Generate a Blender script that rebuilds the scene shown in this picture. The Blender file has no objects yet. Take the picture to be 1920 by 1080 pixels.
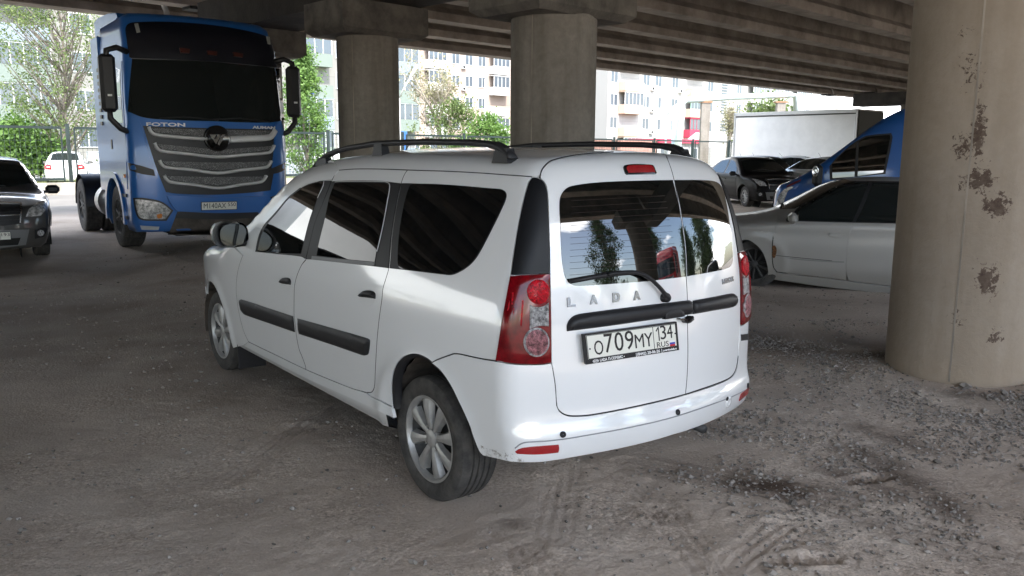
# Parking under a road bridge: white estate car, blue tractor truck and other parked vehicles.
import bpy, bmesh, math, random
import numpy as np
from mathutils import Vector, Matrix, geometry
PI = math.pi
SC = bpy.context.scene
COL = SC.collection
RNG = random.Random(7)
NR = np.random.RandomState(5)

# ------------------------------------------------------------------ camera
CAM_H, CAM_F = 1.6244, 1545.24           # height (m), focal length in pixels of a 1920 wide frame
PITCH, ROLL = math.radians(-9.4256), math.radians(-0.3132)
def cam_axes():
    cp, sp = math.cos(PITCH), math.sin(PITCH)
    f = np.array([0, cp, sp]); r = np.array([1., 0, 0]); d = np.cross(f, r)
    c, s = math.cos(ROLL), math.sin(ROLL)
    return np.array([c*r+s*d, -s*r+c*d, f])
CAM_M = cam_axes()
CAM_C = np.array([0, 0, CAM_H])
def ray(u, v):
    return np.stack([(np.asarray(u, float)-960)/CAM_F, (np.asarray(v, float)-540)/CAM_F, np.ones_like(np.asarray(u, float))], -1) @ CAM_M
def ground_pt(u, v, z=0.0):
    d = ray(u, v); return CAM_C + d*((z-CAM_H)/d[2])
def depth_pt(u, v, Y):
    d = ray(u, v); return CAM_C + d*(Y/d[1])
cd = bpy.data.cameras.new("camera"); cam = bpy.data.objects.new("camera", cd); COL.objects.link(cam)
cd.sensor_width = 36; cd.lens = CAM_F/1920*36; cd.clip_start = .05; cd.clip_end = 3000
mm = Matrix.Identity(4)
for i in range(3):
    mm[i][0] = CAM_M[0][i]; mm[i][1] = -CAM_M[1][i]; mm[i][2] = -CAM_M[2][i]; mm[i][3] = CAM_C[i]
cam.matrix_world = mm
SC.camera = cam

# ------------------------------------------------------------------ materials
def _nodes(name):
    m = bpy.data.materials.new(name); m.use_nodes = True
    nt = m.node_tree; return m, nt, nt.nodes, nt.links, nt.nodes["Principled BSDF"]
def mat(name, col, rough=.5, metal=0., coat=0., spec=.5, noise=0., nscale=8., bump=0., bscale=60., coat_rough=.03, tint2=None, emit=None):
    m, nt, N, L, b = _nodes(name)
    b.inputs["Base Color"].default_value = (*col, 1); b.inputs["Roughness"].default_value = rough
    b.inputs["Metallic"].default_value = metal; b.inputs["Coat Weight"].default_value = coat
    b.inputs["Coat Roughness"].default_value = coat_rough
    b.inputs["Specular IOR Level"].default_value = spec
    if emit:
        b.inputs["Emission Color"].default_value = (*emit[0], 1); b.inputs["Emission Strength"].default_value = emit[1]
    if noise or tint2:
        tc = N.new("ShaderNodeTexCoord"); n = N.new("ShaderNodeTexNoise")
        n.inputs["Scale"].default_value = nscale; n.inputs["Detail"].default_value = 6; n.inputs["Roughness"].default_value = .65
        L.new(tc.outputs["Object"], n.inputs["Vector"])
        r = N.new("ShaderNodeValToRGB"); L.new(n.outputs["Fac"], r.inputs["Fac"])
        c2 = tint2 if tint2 else tuple(c*(1-noise) for c in col)
        c1 = col if tint2 else tuple(min(1, c*(1+noise)) for c in col)
        r.color_ramp.elements[0].position = .36; r.color_ramp.elements[0].color = (*c2, 1)
        r.color_ramp.elements[1].position = .64; r.color_ramp.elements[1].color = (*c1, 1)
        L.new(r.outputs["Color"], b.inputs["Base Color"])
    if bump:
        tc = N.new("ShaderNodeTexCoord"); n2 = N.new("ShaderNodeTexNoise"); n2.inputs["Scale"].default_value = bscale; n2.inputs["Detail"].default_value = 5
        L.new(tc.outputs["Object"], n2.inputs["Vector"])
        bp = N.new("ShaderNodeBump"); bp.inputs["Strength"].default_value = bump; bp.inputs["Distance"].default_value = .02
        L.new(n2.outputs["Fac"], bp.inputs["Height"]); L.new(bp.outputs["Normal"], b.inputs["Normal"])
    return m
def paint(name, col, dusty=0., metal=0., rough=.35, scale=2.5, coat=1.0):
    m, nt, N, L, b = _nodes(name)
    b.inputs["Roughness"].default_value = rough; b.inputs["Metallic"].default_value = metal
    b.inputs["Coat Weight"].default_value = coat; b.inputs["Coat Roughness"].default_value = .02+.25*dusty
    tc = N.new("ShaderNodeTexCoord"); n = N.new("ShaderNodeTexNoise"); n.inputs["Scale"].default_value = scale; n.inputs["Detail"].default_value = 8
    n.inputs["Roughness"].default_value = .7
    L.new(tc.outputs["Object"], n.inputs["Vector"])
    sx = N.new("ShaderNodeSeparateXYZ"); L.new(tc.outputs["Object"], sx.inputs[0])
    # road dust collects low on the body
    mr = N.new("ShaderNodeMapRange"); mr.inputs["From Min"].default_value = .75; mr.inputs["From Max"].default_value = .15
    mr.inputs["To Min"].default_value = .15*dusty; mr.inputs["To Max"].default_value = .06+1.1*dusty; L.new(sx.outputs["Z"], mr.inputs["Value"])
    mu = N.new("ShaderNodeMath"); mu.operation = 'MULTIPLY'; L.new(mr.outputs["Result"], mu.inputs[0]); L.new(n.outputs["Fac"], mu.inputs[1])
    mx = N.new("ShaderNodeMix"); mx.data_type = 'RGBA'; L.new(mu.outputs[0], mx.inputs["Factor"])
    mx.inputs[6].default_value = (*col, 1); mx.inputs[7].default_value = (.30, .27, .23, 1)
    L.new(mx.outputs[2], b.inputs["Base Color"])
    return m
WHITE = paint("white_paint", (.77, .785, .80), .22, coat=1.0); WHITE.node_tree.nodes["Principled BSDF"].inputs["Coat IOR"].default_value = 1.9
BLACKP = mat("black_plastic", (.017, .017, .019), .45, spec=.3, bump=.06, bscale=900)
BLACKG = mat("black_gloss", (.008, .008, .009), .18, coat=.6)
SATIN = mat("satin_black_film", (.007, .0075, .009), .40, spec=.22)
GLASS = mat("dark_tinted_glass", (.004, .005, .005), .015, spec=.7, coat=1., coat_rough=.0)
GLASS.node_tree.nodes["Principled BSDF"].inputs["Coat IOR"].default_value = 1.62
GLASS2 = mat("privacy_glass", (.004, .0045, .005), .02, spec=.3, coat=.12, coat_rough=.0)
GLASSD = mat("dusty_dark_glass", (.012, .015, .015), .10, spec=.5)
BADGE = mat("badge_metal", (.30, .31, .33), .25, metal=.9)
CHROME = mat("chrome", (.75, .76, .78), .12, metal=1)
ALLOY = mat("alloy_wheel_metal", (.36, .355, .345), .42, metal=.5, noise=.12, nscale=14)
ALLOYDK = mat("alloy_dark", (.03, .03, .03), .6)
TYRE = mat("tyre_rubber", (.035, .034, .033), .82, spec=.3, noise=.5, nscale=16, tint2=(.075, .07, .065), bump=.15, bscale=180)
UNDER = mat("underbody_black", (.012, .012, .012), .85)
LINER = mat("wheel_arch_liner", (.06, .048, .038), .9, noise=.4, nscale=9)
REDL = mat("red_lens", (.13, .001, .004), .15, coat=.3, spec=.3, noise=.35, nscale=24)
REDB = mat("bright_red_lens", (.52, .004, .016), .3, coat=.15, spec=.3, noise=.6, nscale=70, bump=.8, bscale=260)
REFL = mat("red_reflector", (.30, .008, .012), .22, coat=.6, bump=.3, bscale=400)
CLEAR = mat("clear_lens", (.42, .42, .43), .28, metal=.5, coat=.2, noise=.7, nscale=60, bump=.7, bscale=220)
CLEARP = mat("pink_clear_lens", (.40, .17, .19), .3, metal=.3, coat=.15, noise=.7, nscale=60, bump=.8, bscale=220)
AMBER = mat("amber_lens", (.5, .16, .03), .2, coat=.6)
HEADL = mat("headlight_lens", (.68, .70, .72), .12, metal=.5, coat=1, noise=.6, nscale=22)
PLATE = mat("number_plate_white", (.72, .72, .66), .35)
INK = mat("plate_black", (.012, .012, .014), .4)
WHITEINK = mat("white_print", (.8, .8, .8), .5)
BLUEINK = mat("blue_print", (.03, .06, .4), .5)
REDINK = mat("red_print", (.5, .02, .03), .5)

# ------------------------------------------------------------------ object helpers
def obj(name, me, m, parent=None):
    o = bpy.data.objects.new(name, me); COL.objects.link(o)
    if m is not None and len(me.materials) == 0: me.materials.append(m)
    if parent is not None: o.parent = parent
    return o
def tag(o, label=None, cat=None, group=None, kind=None):
    if label: o["label"] = label
    if cat: o["category"] = cat
    if group: o["group"] = group
    if kind: o["kind"] = kind
    return o
def empty(name, loc=(0, 0, 0), rz=0., parent=None):
    o = bpy.data.objects.new(name, None); COL.objects.link(o); o.location = loc; o.rotation_euler = (0, 0, rz)
    o.empty_display_size = .3
    if parent is not None: o.parent = parent
    return o
SWAPPED = {}
def copy_tree(o, parent=None, swap=None, skip=()):
    c = o.copy(); COL.objects.link(c); c.parent = parent
    if swap and c.type == 'MESH' and c.data.materials and c.data.materials[0] in swap:
        k = (c.data.name, swap[c.data.materials[0]].name)
        if k not in SWAPPED:
            SWAPPED[k] = c.data.copy(); SWAPPED[k].materials[0] = swap[c.data.materials[0]]
        c.data = SWAPPED[k]
    for ch in [x for x in bpy.data.objects if x.parent == o and x.name.split('.')[0] not in skip]: copy_tree(ch, c, swap, skip)
    return c
class MB:
    """collects simple shapes, then builds ONE mesh object"""
    def __init__(s): s.v = []; s.f = []; s.sm = []
    def add(s, vs, fs, smooth=False):
        b = len(s.v); s.v += [tuple(map(float, v)) for v in vs]
        for f in fs: s.f.append(tuple(b+i for i in f)); s.sm.append(smooth)
    def box(s, c, d, M=None, bev=0.0):
        x, y, z = (k/2 for k in d)
        if bev > 0:
            b = min(bev, x*.9, y*.9, z*.9); vs = []; idx = {}
            for sx in (-1, 1):
                for sy in (-1, 1):
                    for sz in (-1, 1):
                        for a, (p, q, r) in enumerate(((x-b, y-b, z), (x-b, y, z-b), (x, y-b, z-b))):
                            idx[(sx, sy, sz, a)] = len(vs); vs.append((sx*p, sy*q, sz*r))
            I = lambda *k: idx[k]; fs = []
            for sz in (-1, 1): fs.append([I(-1, -1, sz, 0), I(1, -1, sz, 0), I(1, 1, sz, 0), I(-1, 1, sz, 0)][::sz])
            for sy in (-1, 1): fs.append([I(-1, sy, -1, 1), I(-1, sy, 1, 1), I(1, sy, 1, 1), I(1, sy, -1, 1)][::sy])
            for sx in (-1, 1): fs.append([I(sx, -1, -1, 2), I(sx, 1, -1, 2), I(sx, 1, 1, 2), I(sx, -1, 1, 2)][::sx])
            for sy in (-1, 1):
                for sz in (-1, 1): fs.append([I(-1, sy, sz, 0), I(1, sy, sz, 0), I(1, sy, sz, 1), I(-1, sy, sz, 1)][::-sy*sz])
            for sx in (-1, 1):
                for sz in (-1, 1): fs.append([I(sx, -1, sz, 0), I(sx, 1, sz, 0), I(sx, 1, sz, 2), I(sx, -1, sz, 2)][::sx*sz])
            for sx in (-1, 1):
                for sy in (-1, 1): fs.append([I(sx, sy, -1, 1), I(sx, sy, 1, 1), I(sx, sy, 1, 2), I(sx, sy, -1, 2)][::-sx*sy])
            for sx in (-1, 1):
                for sy in (-1, 1):
                    for sz in (-1, 1): fs.append([I(sx, sy, sz, 0), I(sx, sy, sz, 1), I(sx, sy, sz, 2)][::-sx*sy*sz])
        else:
            vs = [(i*x, j*y, k*z) for i in (-1, 1) for j in (-1, 1) for k in (-1, 1)]
            fs = [(0, 1, 3, 2), (4, 6, 7, 5), (0, 4, 5, 1), (2, 3, 7, 6), (0, 2, 6, 4), (1, 5, 7, 3)]
        if M is not None: vs = [M @ Vector(v) for v in vs]
        s.add([(v[0]+c[0], v[1]+c[1], v[2]+c[2]) for v in vs], fs); return s
    def prism(s, poly, z0, z1, M=None):
        """poly in xy, extruded along z; M maps to place"""
        n = len(poly); vs = [(p[0], p[1], z0) for p in poly]+[(p[0], p[1], z1) for p in poly]
        if sum(poly[i][0]*poly[(i+1) % n][1]-poly[(i+1) % n][0]*poly[i][1] for i in range(n)) < 0:
            vs = [(p[0], p[1], z0) for p in poly[::-1]]+[(p[0], p[1], z1) for p in poly[::-1]]
        fs = [tuple(range(n))[::-1], tuple(range(n, 2*n))]+[(i, (i+1) % n, n+(i+1) % n, n+i) for i in range(n)]
        if M is not None: vs = [M @ Vector(v) for v in vs]
        s.add(vs, fs); return s
    def tube(s, pts, rad, n=8, cap=True):
        pts = [Vector(p) for p in pts]; rr = rad if hasattr(rad, '__len__') else [rad]*len(pts)
        ring = []; vs = []; up = None
        for i, p in enumerate(pts):
            t = (pts[min(i+1, len(pts)-1)]-pts[max(i-1, 0)]).normalized()
            if up is None: up = Vector((0, 0, 1)) if abs(t.z) < .9 else Vector((1, 0, 0))
            a = t.cross(up).normalized(); b = a.cross(t).normalized(); up = b
            ring.append(len(vs))
            for k in range(n):
                w = 2*PI*k/n; r = rr[i]
                vs.append(p+(a*math.cos(w)*(r[0] if isinstance(r, tuple) else r)+b*math.sin(w)*(r[1] if isinstance(r, tuple) else r)))
        fs = []
        for i in range(len(pts)-1):
            for k in range(n): fs.append((i*n+k, i*n+(k+1) % n, (i+1)*n+(k+1) % n, (i+1)*n+k))
        if cap: fs += [tuple(range(n))[::-1], tuple(range((len(pts)-1)*n, len(pts)*n))]
        s.add(vs, fs, True); return s
    def lathe(s, prof, n=48, M=None, caps=False):
        """profile (r, h) about local z"""
        vs = []; fs = []
        for r, h in prof:
            for k in range(n): vs.append((r*math.cos(2*PI*k/n), r*math.sin(2*PI*k/n), h))
        for i in range(len(prof)-1):
            for k in range(n): fs.append((i*n+k, i*n+(k+1) % n, (i+1)*n+(k+1) % n, (i+1)*n+k))
        if caps: fs += [tuple(range(n))[::-1], tuple(range((len(prof)-1)*n, len(prof)*n))]
        if M is not None: vs = [M @ Vector(v) for v in vs]
        s.add(vs, fs, True); return s
    def build(s, name, m, parent=None, auto=None):
        me = bpy.data.meshes.new(name); me.from_pydata(s.v, [], s.f); me.update()
        for p, k in zip(me.polygons, s.sm): p.use_smooth = k
        o = obj(name, me, m, parent)
        if auto: me.set_sharp_from_angle(angle=math.radians(auto))
        return o
def text(name, body, size, m, parent, O, X, Y, ext=.001, width=None, space=1.0, bold=0., align='CENTER'):
    """flat lettering: origin O, unit directions X (reading) and Y (up); width: fit to this length"""
    cu = bpy.data.curves.new(name, 'FONT'); cu.body = body; cu.size = size; cu.extrude = ext; cu.align_x = align; cu.align_y = 'CENTER'
    cu.space_character = space; cu.offset = bold; cu.resolution_u = 3
    t = bpy.data.objects.new(name, cu); COL.objects.link(t)
    me = bpy.data.meshes.new_from_object(t.evaluated_get(bpy.context.evaluated_depsgraph_get()))
    bpy.data.objects.remove(t); bpy.data.curves.remove(cu)
    X = Vector(X); Y = Vector(Y); Z = X.cross(Y).normalized()
    co = np.array([v.co[:] for v in me.vertices]); sx = 1.
    if width and len(co): sx = width/(co[:, 0].max()-co[:, 0].min())
    M = Matrix(((X.x*sx, Y.x, Z.x, O[0]), (X.y*sx, Y.y, Z.y, O[1]), (X.z*sx, Y.z, Z.z, O[2]), (0, 0, 0, 1)))
    me.transform(M); me.materials.clear(); return obj(name, me, m, parent)

# ------------------------------------------------------------------ body surfaces and panels
class CS:
    """natural cubic spline"""
    def __init__(s, x, y):
        x = np.array(x, float); y = np.array(y, float); n = len(x); h = np.diff(x)
        A = np.zeros((n, n)); r = np.zeros(n); A[0, 0] = A[-1, -1] = 1
        for i in range(1, n-1):
            A[i, i-1] = h[i-1]; A[i, i] = 2*(h[i-1]+h[i]); A[i, i+1] = h[i]
            r[i] = 6*((y[i+1]-y[i])/h[i]-(y[i]-y[i-1])/h[i-1])
        s.M = np.linalg.solve(A, r); s.x = x; s.y = y; s.h = h
    def __call__(s, t):
        t = np.asarray(t, float); q = np.clip(t, s.x[0], s.x[-1]); i = np.clip(np.searchsorted(s.x, q)-1, 0, len(s.x)-2)
        a = s.x[i+1]-q; b = q-s.x[i]; h = s.h[i]
        v = (s.M[i]*a**3+s.M[i+1]*b**3)/(6*h)+(s.y[i]/h-s.M[i]*h/6)*a+(s.y[i+1]/h-s.M[i+1]*h/6)*b
        e0 = (s.y[1]-s.y[0])/s.h[0]-s.h[0]*(2*s.M[0]+s.M[1])/6; e1 = (s.y[-1]-s.y[-2])/s.h[-1]+s.h[-1]*(s.M[-2]+2*s.M[-1])/6
        return v+np.minimum(t-s.x[0], 0)*e0+np.maximum(t-s.x[-1], 0)*e1
def smax(a, b, r):
    h = np.clip(.5+.5*(a-b)/r, 0, 1); return a*h+b*(1-h)+r*h*(1-h)
def grad(f, P, e=.004):
    g = np.stack([f(P+d)-f(P-d) for d in np.eye(3)*e], -1); return g/np.maximum(np.linalg.norm(g, axis=-1, keepdims=True), 1e-9)
def cast(f, O, D, t0=0., t1=8., n=120):
    """first crossing of f from + to - along rays; where missed, the closest approach"""
    O = np.broadcast_to(O, D.shape); ts = np.linspace(t0, t1, n); lo = np.full(len(D), np.nan); hi = lo.copy(); prev = None; best = np.full(len(D), 1e9); bt = np.zeros(len(D))
    for k, t in enumerate(ts):
        v = f(O+D*t)
        b = v < best; best[b] = v[b]; bt[b] = t
        if prev is not None:
            c = np.isnan(lo) & (prev > 0) & (v <= 0); lo[c] = ts[k-1]; hi[c] = t
        prev = v
    ok = ~np.isnan(lo); l = np.where(ok, lo, bt); h = np.where(ok, hi, bt)
    for _ in range(26):
        m = (l+h)/2; v = f(O+D*m[:, None]) > 0; l = np.where(v & ok, m, l); h = np.where(~v & ok, m, h)
    return O+D*((l+h)/2)[:, None], ok
def curve(pts, closed=True, sub=6):
    """Catmull-Rom through the points; a third value 1 marks a hard corner"""
    n = len(pts); out = []; P = [np.array(p[:2], float) for p in pts]; hard = [len(p) > 2 and p[2] == 1 for p in pts]
    for i in range(n if closed else n-1):
        a, b = P[i], P[(i+1) % n]
        p0 = P[i-1] if (closed or i > 0) and not hard[i] else 2*a-b
        p3 = P[(i+2) % n] if (closed or i < n-2) and not hard[(i+1) % n] else 2*b-a
        L = np.linalg.norm(b-a); m0 = (b-p0); m1 = (p3-a)
        for m in (m0, m1):
            q = np.linalg.norm(m)
            if q > 1e-9: m *= min(1, 1.0)*L/q
        for k in range(sub):
            t = k/sub; t2, t3 = t*t, t*t*t
            out.append((2*t3-3*t2+1)*a+(t3-2*t2+t)*m0+(-2*t3+3*t2)*b+(t3-t2)*m1)
    if not closed: out.append(P[-1])
    return np.array(out)
def resample(p, step, closed=True):
    q = np.vstack([p, p[:1]]) if closed else p; out = []
    for a, b in zip(q[:-1], q[1:]):
        k = max(1, int(math.ceil(np.linalg.norm(b-a)/step)))
        for i in range(k): out.append(a+(b-a)*i/k)
    if not closed: out.append(q[-1])
    o = [out[0]]
    for x in out[1:]:
        if np.linalg.norm(x-o[-1]) > step*.12: o.append(x)
    if closed and len(o) > 3 and np.linalg.norm(o[0]-o[-1]) < step*.12: o.pop()
    return np.array(o)
def area2(p): return .5*np.sum(p[:, 0]*np.roll(p[:, 1], -1)-np.roll(p[:, 0], -1)*p[:, 1])
def shrink(p, d):
    if d == 0: return p
    if area2(p) < 0: p = p[::-1]
    e = np.roll(p, -1, 0)-p; e /= np.maximum(np.linalg.norm(e, axis=1, keepdims=True), 1e-9); nr = np.stack([-e[:, 1], e[:, 0]], -1)
    m = nr+np.roll(nr, 1, 0); l = np.maximum(np.sum(m*m, 1, keepdims=True)/2, .5)
    return p+m/l*d
def inside(pts, poly):
    x, y = pts[:, 0][:, None], pts[:, 1][:, None]; a = poly; b = np.roll(poly, -1, 0)
    c = ((a[:, 1] > y) != (b[:, 1] > y)) & (x < (b[:, 0]-a[:, 0])*(y-a[:, 1])/(b[:, 1]-a[:, 1]+1e-30)+a[:, 0])
    return (c.sum(1) % 2) == 1
def dist_poly(pts, poly):
    a = poly; b = np.roll(poly, -1, 0); ab = b-a; out = np.full(len(pts), 1e9)
    for i in range(len(a)):
        t = np.clip(((pts-a[i])@ab[i])/max(ab[i]@ab[i], 1e-12), 0, 1); out = np.minimum(out, np.linalg.norm(pts-(a[i]+t[:, None]*ab[i]), axis=1))
    return out
def triangulate(poly, grid):
    lo, hi = poly.min(0), poly.max(0)
    gx, gy = np.meshgrid(np.arange(lo[0]+grid/2, hi[0], grid), np.arange(lo[1]+grid/2, hi[1], grid)); g = np.stack([gx.ravel(), gy.ravel()], -1)
    if len(g): g = g[inside(g, poly)]
    if len(g): g = g[dist_poly(g, poly) > grid*.45]
    n = len(poly); V = np.vstack([poly, g]) if len(g) else poly
    r = geometry.delaunay_2d_cdt([Vector(v) for v in V], [(i, (i+1) % n) for i in range(n)], [], 0, 1e-7)
    V2 = np.array([v[:] for v in r[0]]); F = np.array([f for f in r[2] if len(f) == 3])
    F = F[inside(V2[F].mean(1), poly)]
    A = V2[F]; sg = (A[:, 1, 0]-A[:, 0, 0])*(A[:, 2, 1]-A[:, 0, 1])-(A[:, 1, 1]-A[:, 0, 1])*(A[:, 2, 0]-A[:, 0, 0]); F[sg < 0] = F[sg < 0][:, ::-1]
    return V2, F
class Body:
    """an implicit body f(P) in the thing's own frame, with panels cut on it"""
    def __init__(s, f, root, loc, rz, cyl=(0., 1.)):
        s.f = f; s.root = root; s.loc = np.array(loc, float); s.rz = rz; s.cyl = cyl
        c, q = math.cos(rz), math.sin(rz); s.R = np.array([[c, -q, 0], [q, c, 0], [0, 0, 1]])
    def local(s, P): return (np.asarray(P)-s.loc) @ s.R
    def trace(s, px, off=0.):
        """outline seen in the photograph -> points on the body's real surface"""
        px = np.array([p[:2] for p in px], float); D = ray(px[:, 0], px[:, 1]) @ s.R; D /= np.linalg.norm(D, axis=1, keepdims=True); O = s.local(CAM_C)
        d0 = np.linalg.norm(O[:2])
        f = (lambda P: s.f(P)-off) if off else s.f
        return cast(f, O, D, max(.3, d0-7), d0+7, 300)[0]
    def to2(s, P, pr):
        if pr == 'y': return P[:, [0, 2]]
        if pr == 'x' or pr == 'f': return P[:, [1, 2]]
        if pr == 'z': return P[:, [0, 1]]
        xc, R = s.cyl; return np.stack([np.arctan2(P[:, 1], -(P[:, 0]-xc))*R, P[:, 2]], -1)
    def to3(s, q, pr, side=1):
        n = len(q); O = np.zeros((n, 3)); D = np.zeros((n, 3))
        if pr == 'y': O[:, 0] = q[:, 0]; O[:, 2] = q[:, 1]; O[:, 1] = 2*side; D[:, 1] = -side; T = 2.
        elif pr == 'x': O[:, 1] = q[:, 0]; O[:, 2] = q[:, 1]; O[:, 0] = -7; D[:, 0] = 1; T = 9
        elif pr == 'f': O[:, 1] = q[:, 0]; O[:, 2] = q[:, 1]; O[:, 0] = 8; D[:, 0] = -1; T = 9
        elif pr == 'z': O[:, 0] = q[:, 0]; O[:, 1] = q[:, 1]; O[:, 2] = 4.6; D[:, 2] = -1; T = 4.6
        else:
            xc, R = s.cyl; a = q[:, 0]/R; D[:, 0] = np.cos(a); D[:, 1] = -np.sin(a); O = -D*3; O[:, 0] += xc; O[:, 2] = q[:, 1]; T = 3.
        return cast(s.f, O, D, 0, T, 200)[0]
    def panel(s, name, m, pr, poly, parent=None, gap=.0025, off=0., thick=.012, grid=.04, dome=0., domew=.02, side=1, mirror=False, mirror_name=None):
        """poly: 2D outline (projection pr). Builds a curved plate that lies on the body"""
        parent = parent if parent is not None else s.root
        p = resample(np.asarray(poly), grid)
        if area2(p) < 0: p = p[::-1]
        p = shrink(p, gap)
        V2, F = triangulate(p, grid); P = s.to3(V2, pr, side); nr = grad(s.f, P)
        h = np.full(len(P), off)
        if dome:
            d = np.minimum(dist_poly(V2, p)/domew, 1); h = off+dome*np.sqrt(np.maximum(0, 1-(1-d)**2))
        Q = P+nr*h[:, None]; n = len(Q)
        a = Q[F]; fn = np.cross(a[:, 1]-a[:, 0], a[:, 2]-a[:, 0])
        if np.sum(fn*nr[F].mean(1)) < 0: F = F[:, ::-1]
        E = {}
        for t in F:
            for i in range(3): E[(t[i], t[(i+1) % 3])] = 1
        be = [e for e in E if (e[1], e[0]) not in E]; bi = sorted({i for e in be for i in e}); mp = {b: n+k for k, b in enumerate(bi)}
        B = P[bi]-nr[bi]*thick
        vs = np.vstack([Q, B]); fs = [tuple(t) for t in F.tolist()]+[(e[1], e[0], mp[e[0]], mp[e[1]]) for e in be]
        out = []
        for sgn in ((1, -1) if mirror else (1,)):
            vv = vs*np.array([1, sgn, 1]); ff = fs if sgn == 1 else [f[::-1] for f in fs]
            me = bpy.data.meshes.new(name); me.from_pydata(vv.tolist(), [], ff); me.update()
            nt = len(F)
            if dome:
                for i, q in enumerate(me.polygons): q.use_smooth = i < nt
                for e in me.edges: pass
                me.set_sharp_from_angle(angle=math.radians(50))
            else:
                me.polygons.foreach_set("use_smooth", [True]*len(me.polygons))
                nn = nr*np.array([1, sgn, 1]); ln = []
                for q in me.polygons:
                    if q.index < nt: ln += [nn[i] for i in q.vertices]
                    else: ln += [tuple(q.normal)]*len(q.vertices)
                me.normals_split_custom_set([tuple(x) for x in ln])
            o = obj(name if sgn == 1 else (mirror_name or name), me, m, parent); out.append(o)
        return out if mirror else out[0]
    def tpanel(s, name, m, pr, px, **k):
        sm = k.pop('sub', 5)
        return s.panel(name, m, pr, s.to2(s.trace(curve(px, True, sm)), pr), **k)
    def loft(s, name, m, x0, x1, nx=70, nth=72, zc=.7, inset=.012, arches=(), parent=None, ar=.38, skip=None, zmin=None, zlow=None, ends=False):
        xs = np.linspace(x0, x1, nx)
        if ends:
            mid = np.array([[(x0+x1)/2, 0, zc]]*2); e_, _ = cast(lambda q: -(s.f(q)+inset), mid, np.array([[-1., 0, 0], [1., 0, 0]]), 0, 6, 400)
            c_ = .5-.5*np.cos(np.linspace(0, PI, nx)); xs = np.interp(.55*c_+.45*np.linspace(0, 1, nx), [0, 1], [e_[0, 0]+.0015, e_[1, 0]-.0015])
        th = np.linspace(0, 2*PI, nth, endpoint=False); V = []
        g = lambda P: np.maximum(s.f(P)+inset, (zlow(P[:, 0]) if zlow else (.24 if zmin is None else zmin))-P[:, 2])
        for x in xs:
            O = np.tile([x, 0, zc], (nth, 1)); D = np.stack([0*th, np.cos(th), np.sin(th)], -1)
            P, ok = cast(lambda q: -g(q), O, D, 0, 4, 160); V.append(P)
        V = np.vstack(V); fs = []
        for i in range(nx-1):
            for k in range(nth):
                q = (i*nth+k, (i+1)*nth+k, (i+1)*nth+(k+1) % nth, i*nth+(k+1) % nth); c = V[list(q)].mean(0)
                if any(math.hypot(c[0]-ax, c[2]-az) < ar and abs(c[1]) > .42 for ax, az in arches): continue
                if skip is not None and skip(c): continue
                fs.append(q)
        fs.append(tuple(range(nth))); fs.append(tuple(range((nx-1)*nth, nx*nth))[::-1])
        me = bpy.data.meshes.new(name); me.from_pydata(V.tolist(), [], fs); me.update()
        me.polygons.foreach_set("use_smooth", [True]*(len(fs)-2)+[False]*2)
        return obj(name, me, m, parent if parent is not None else s.root)

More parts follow.
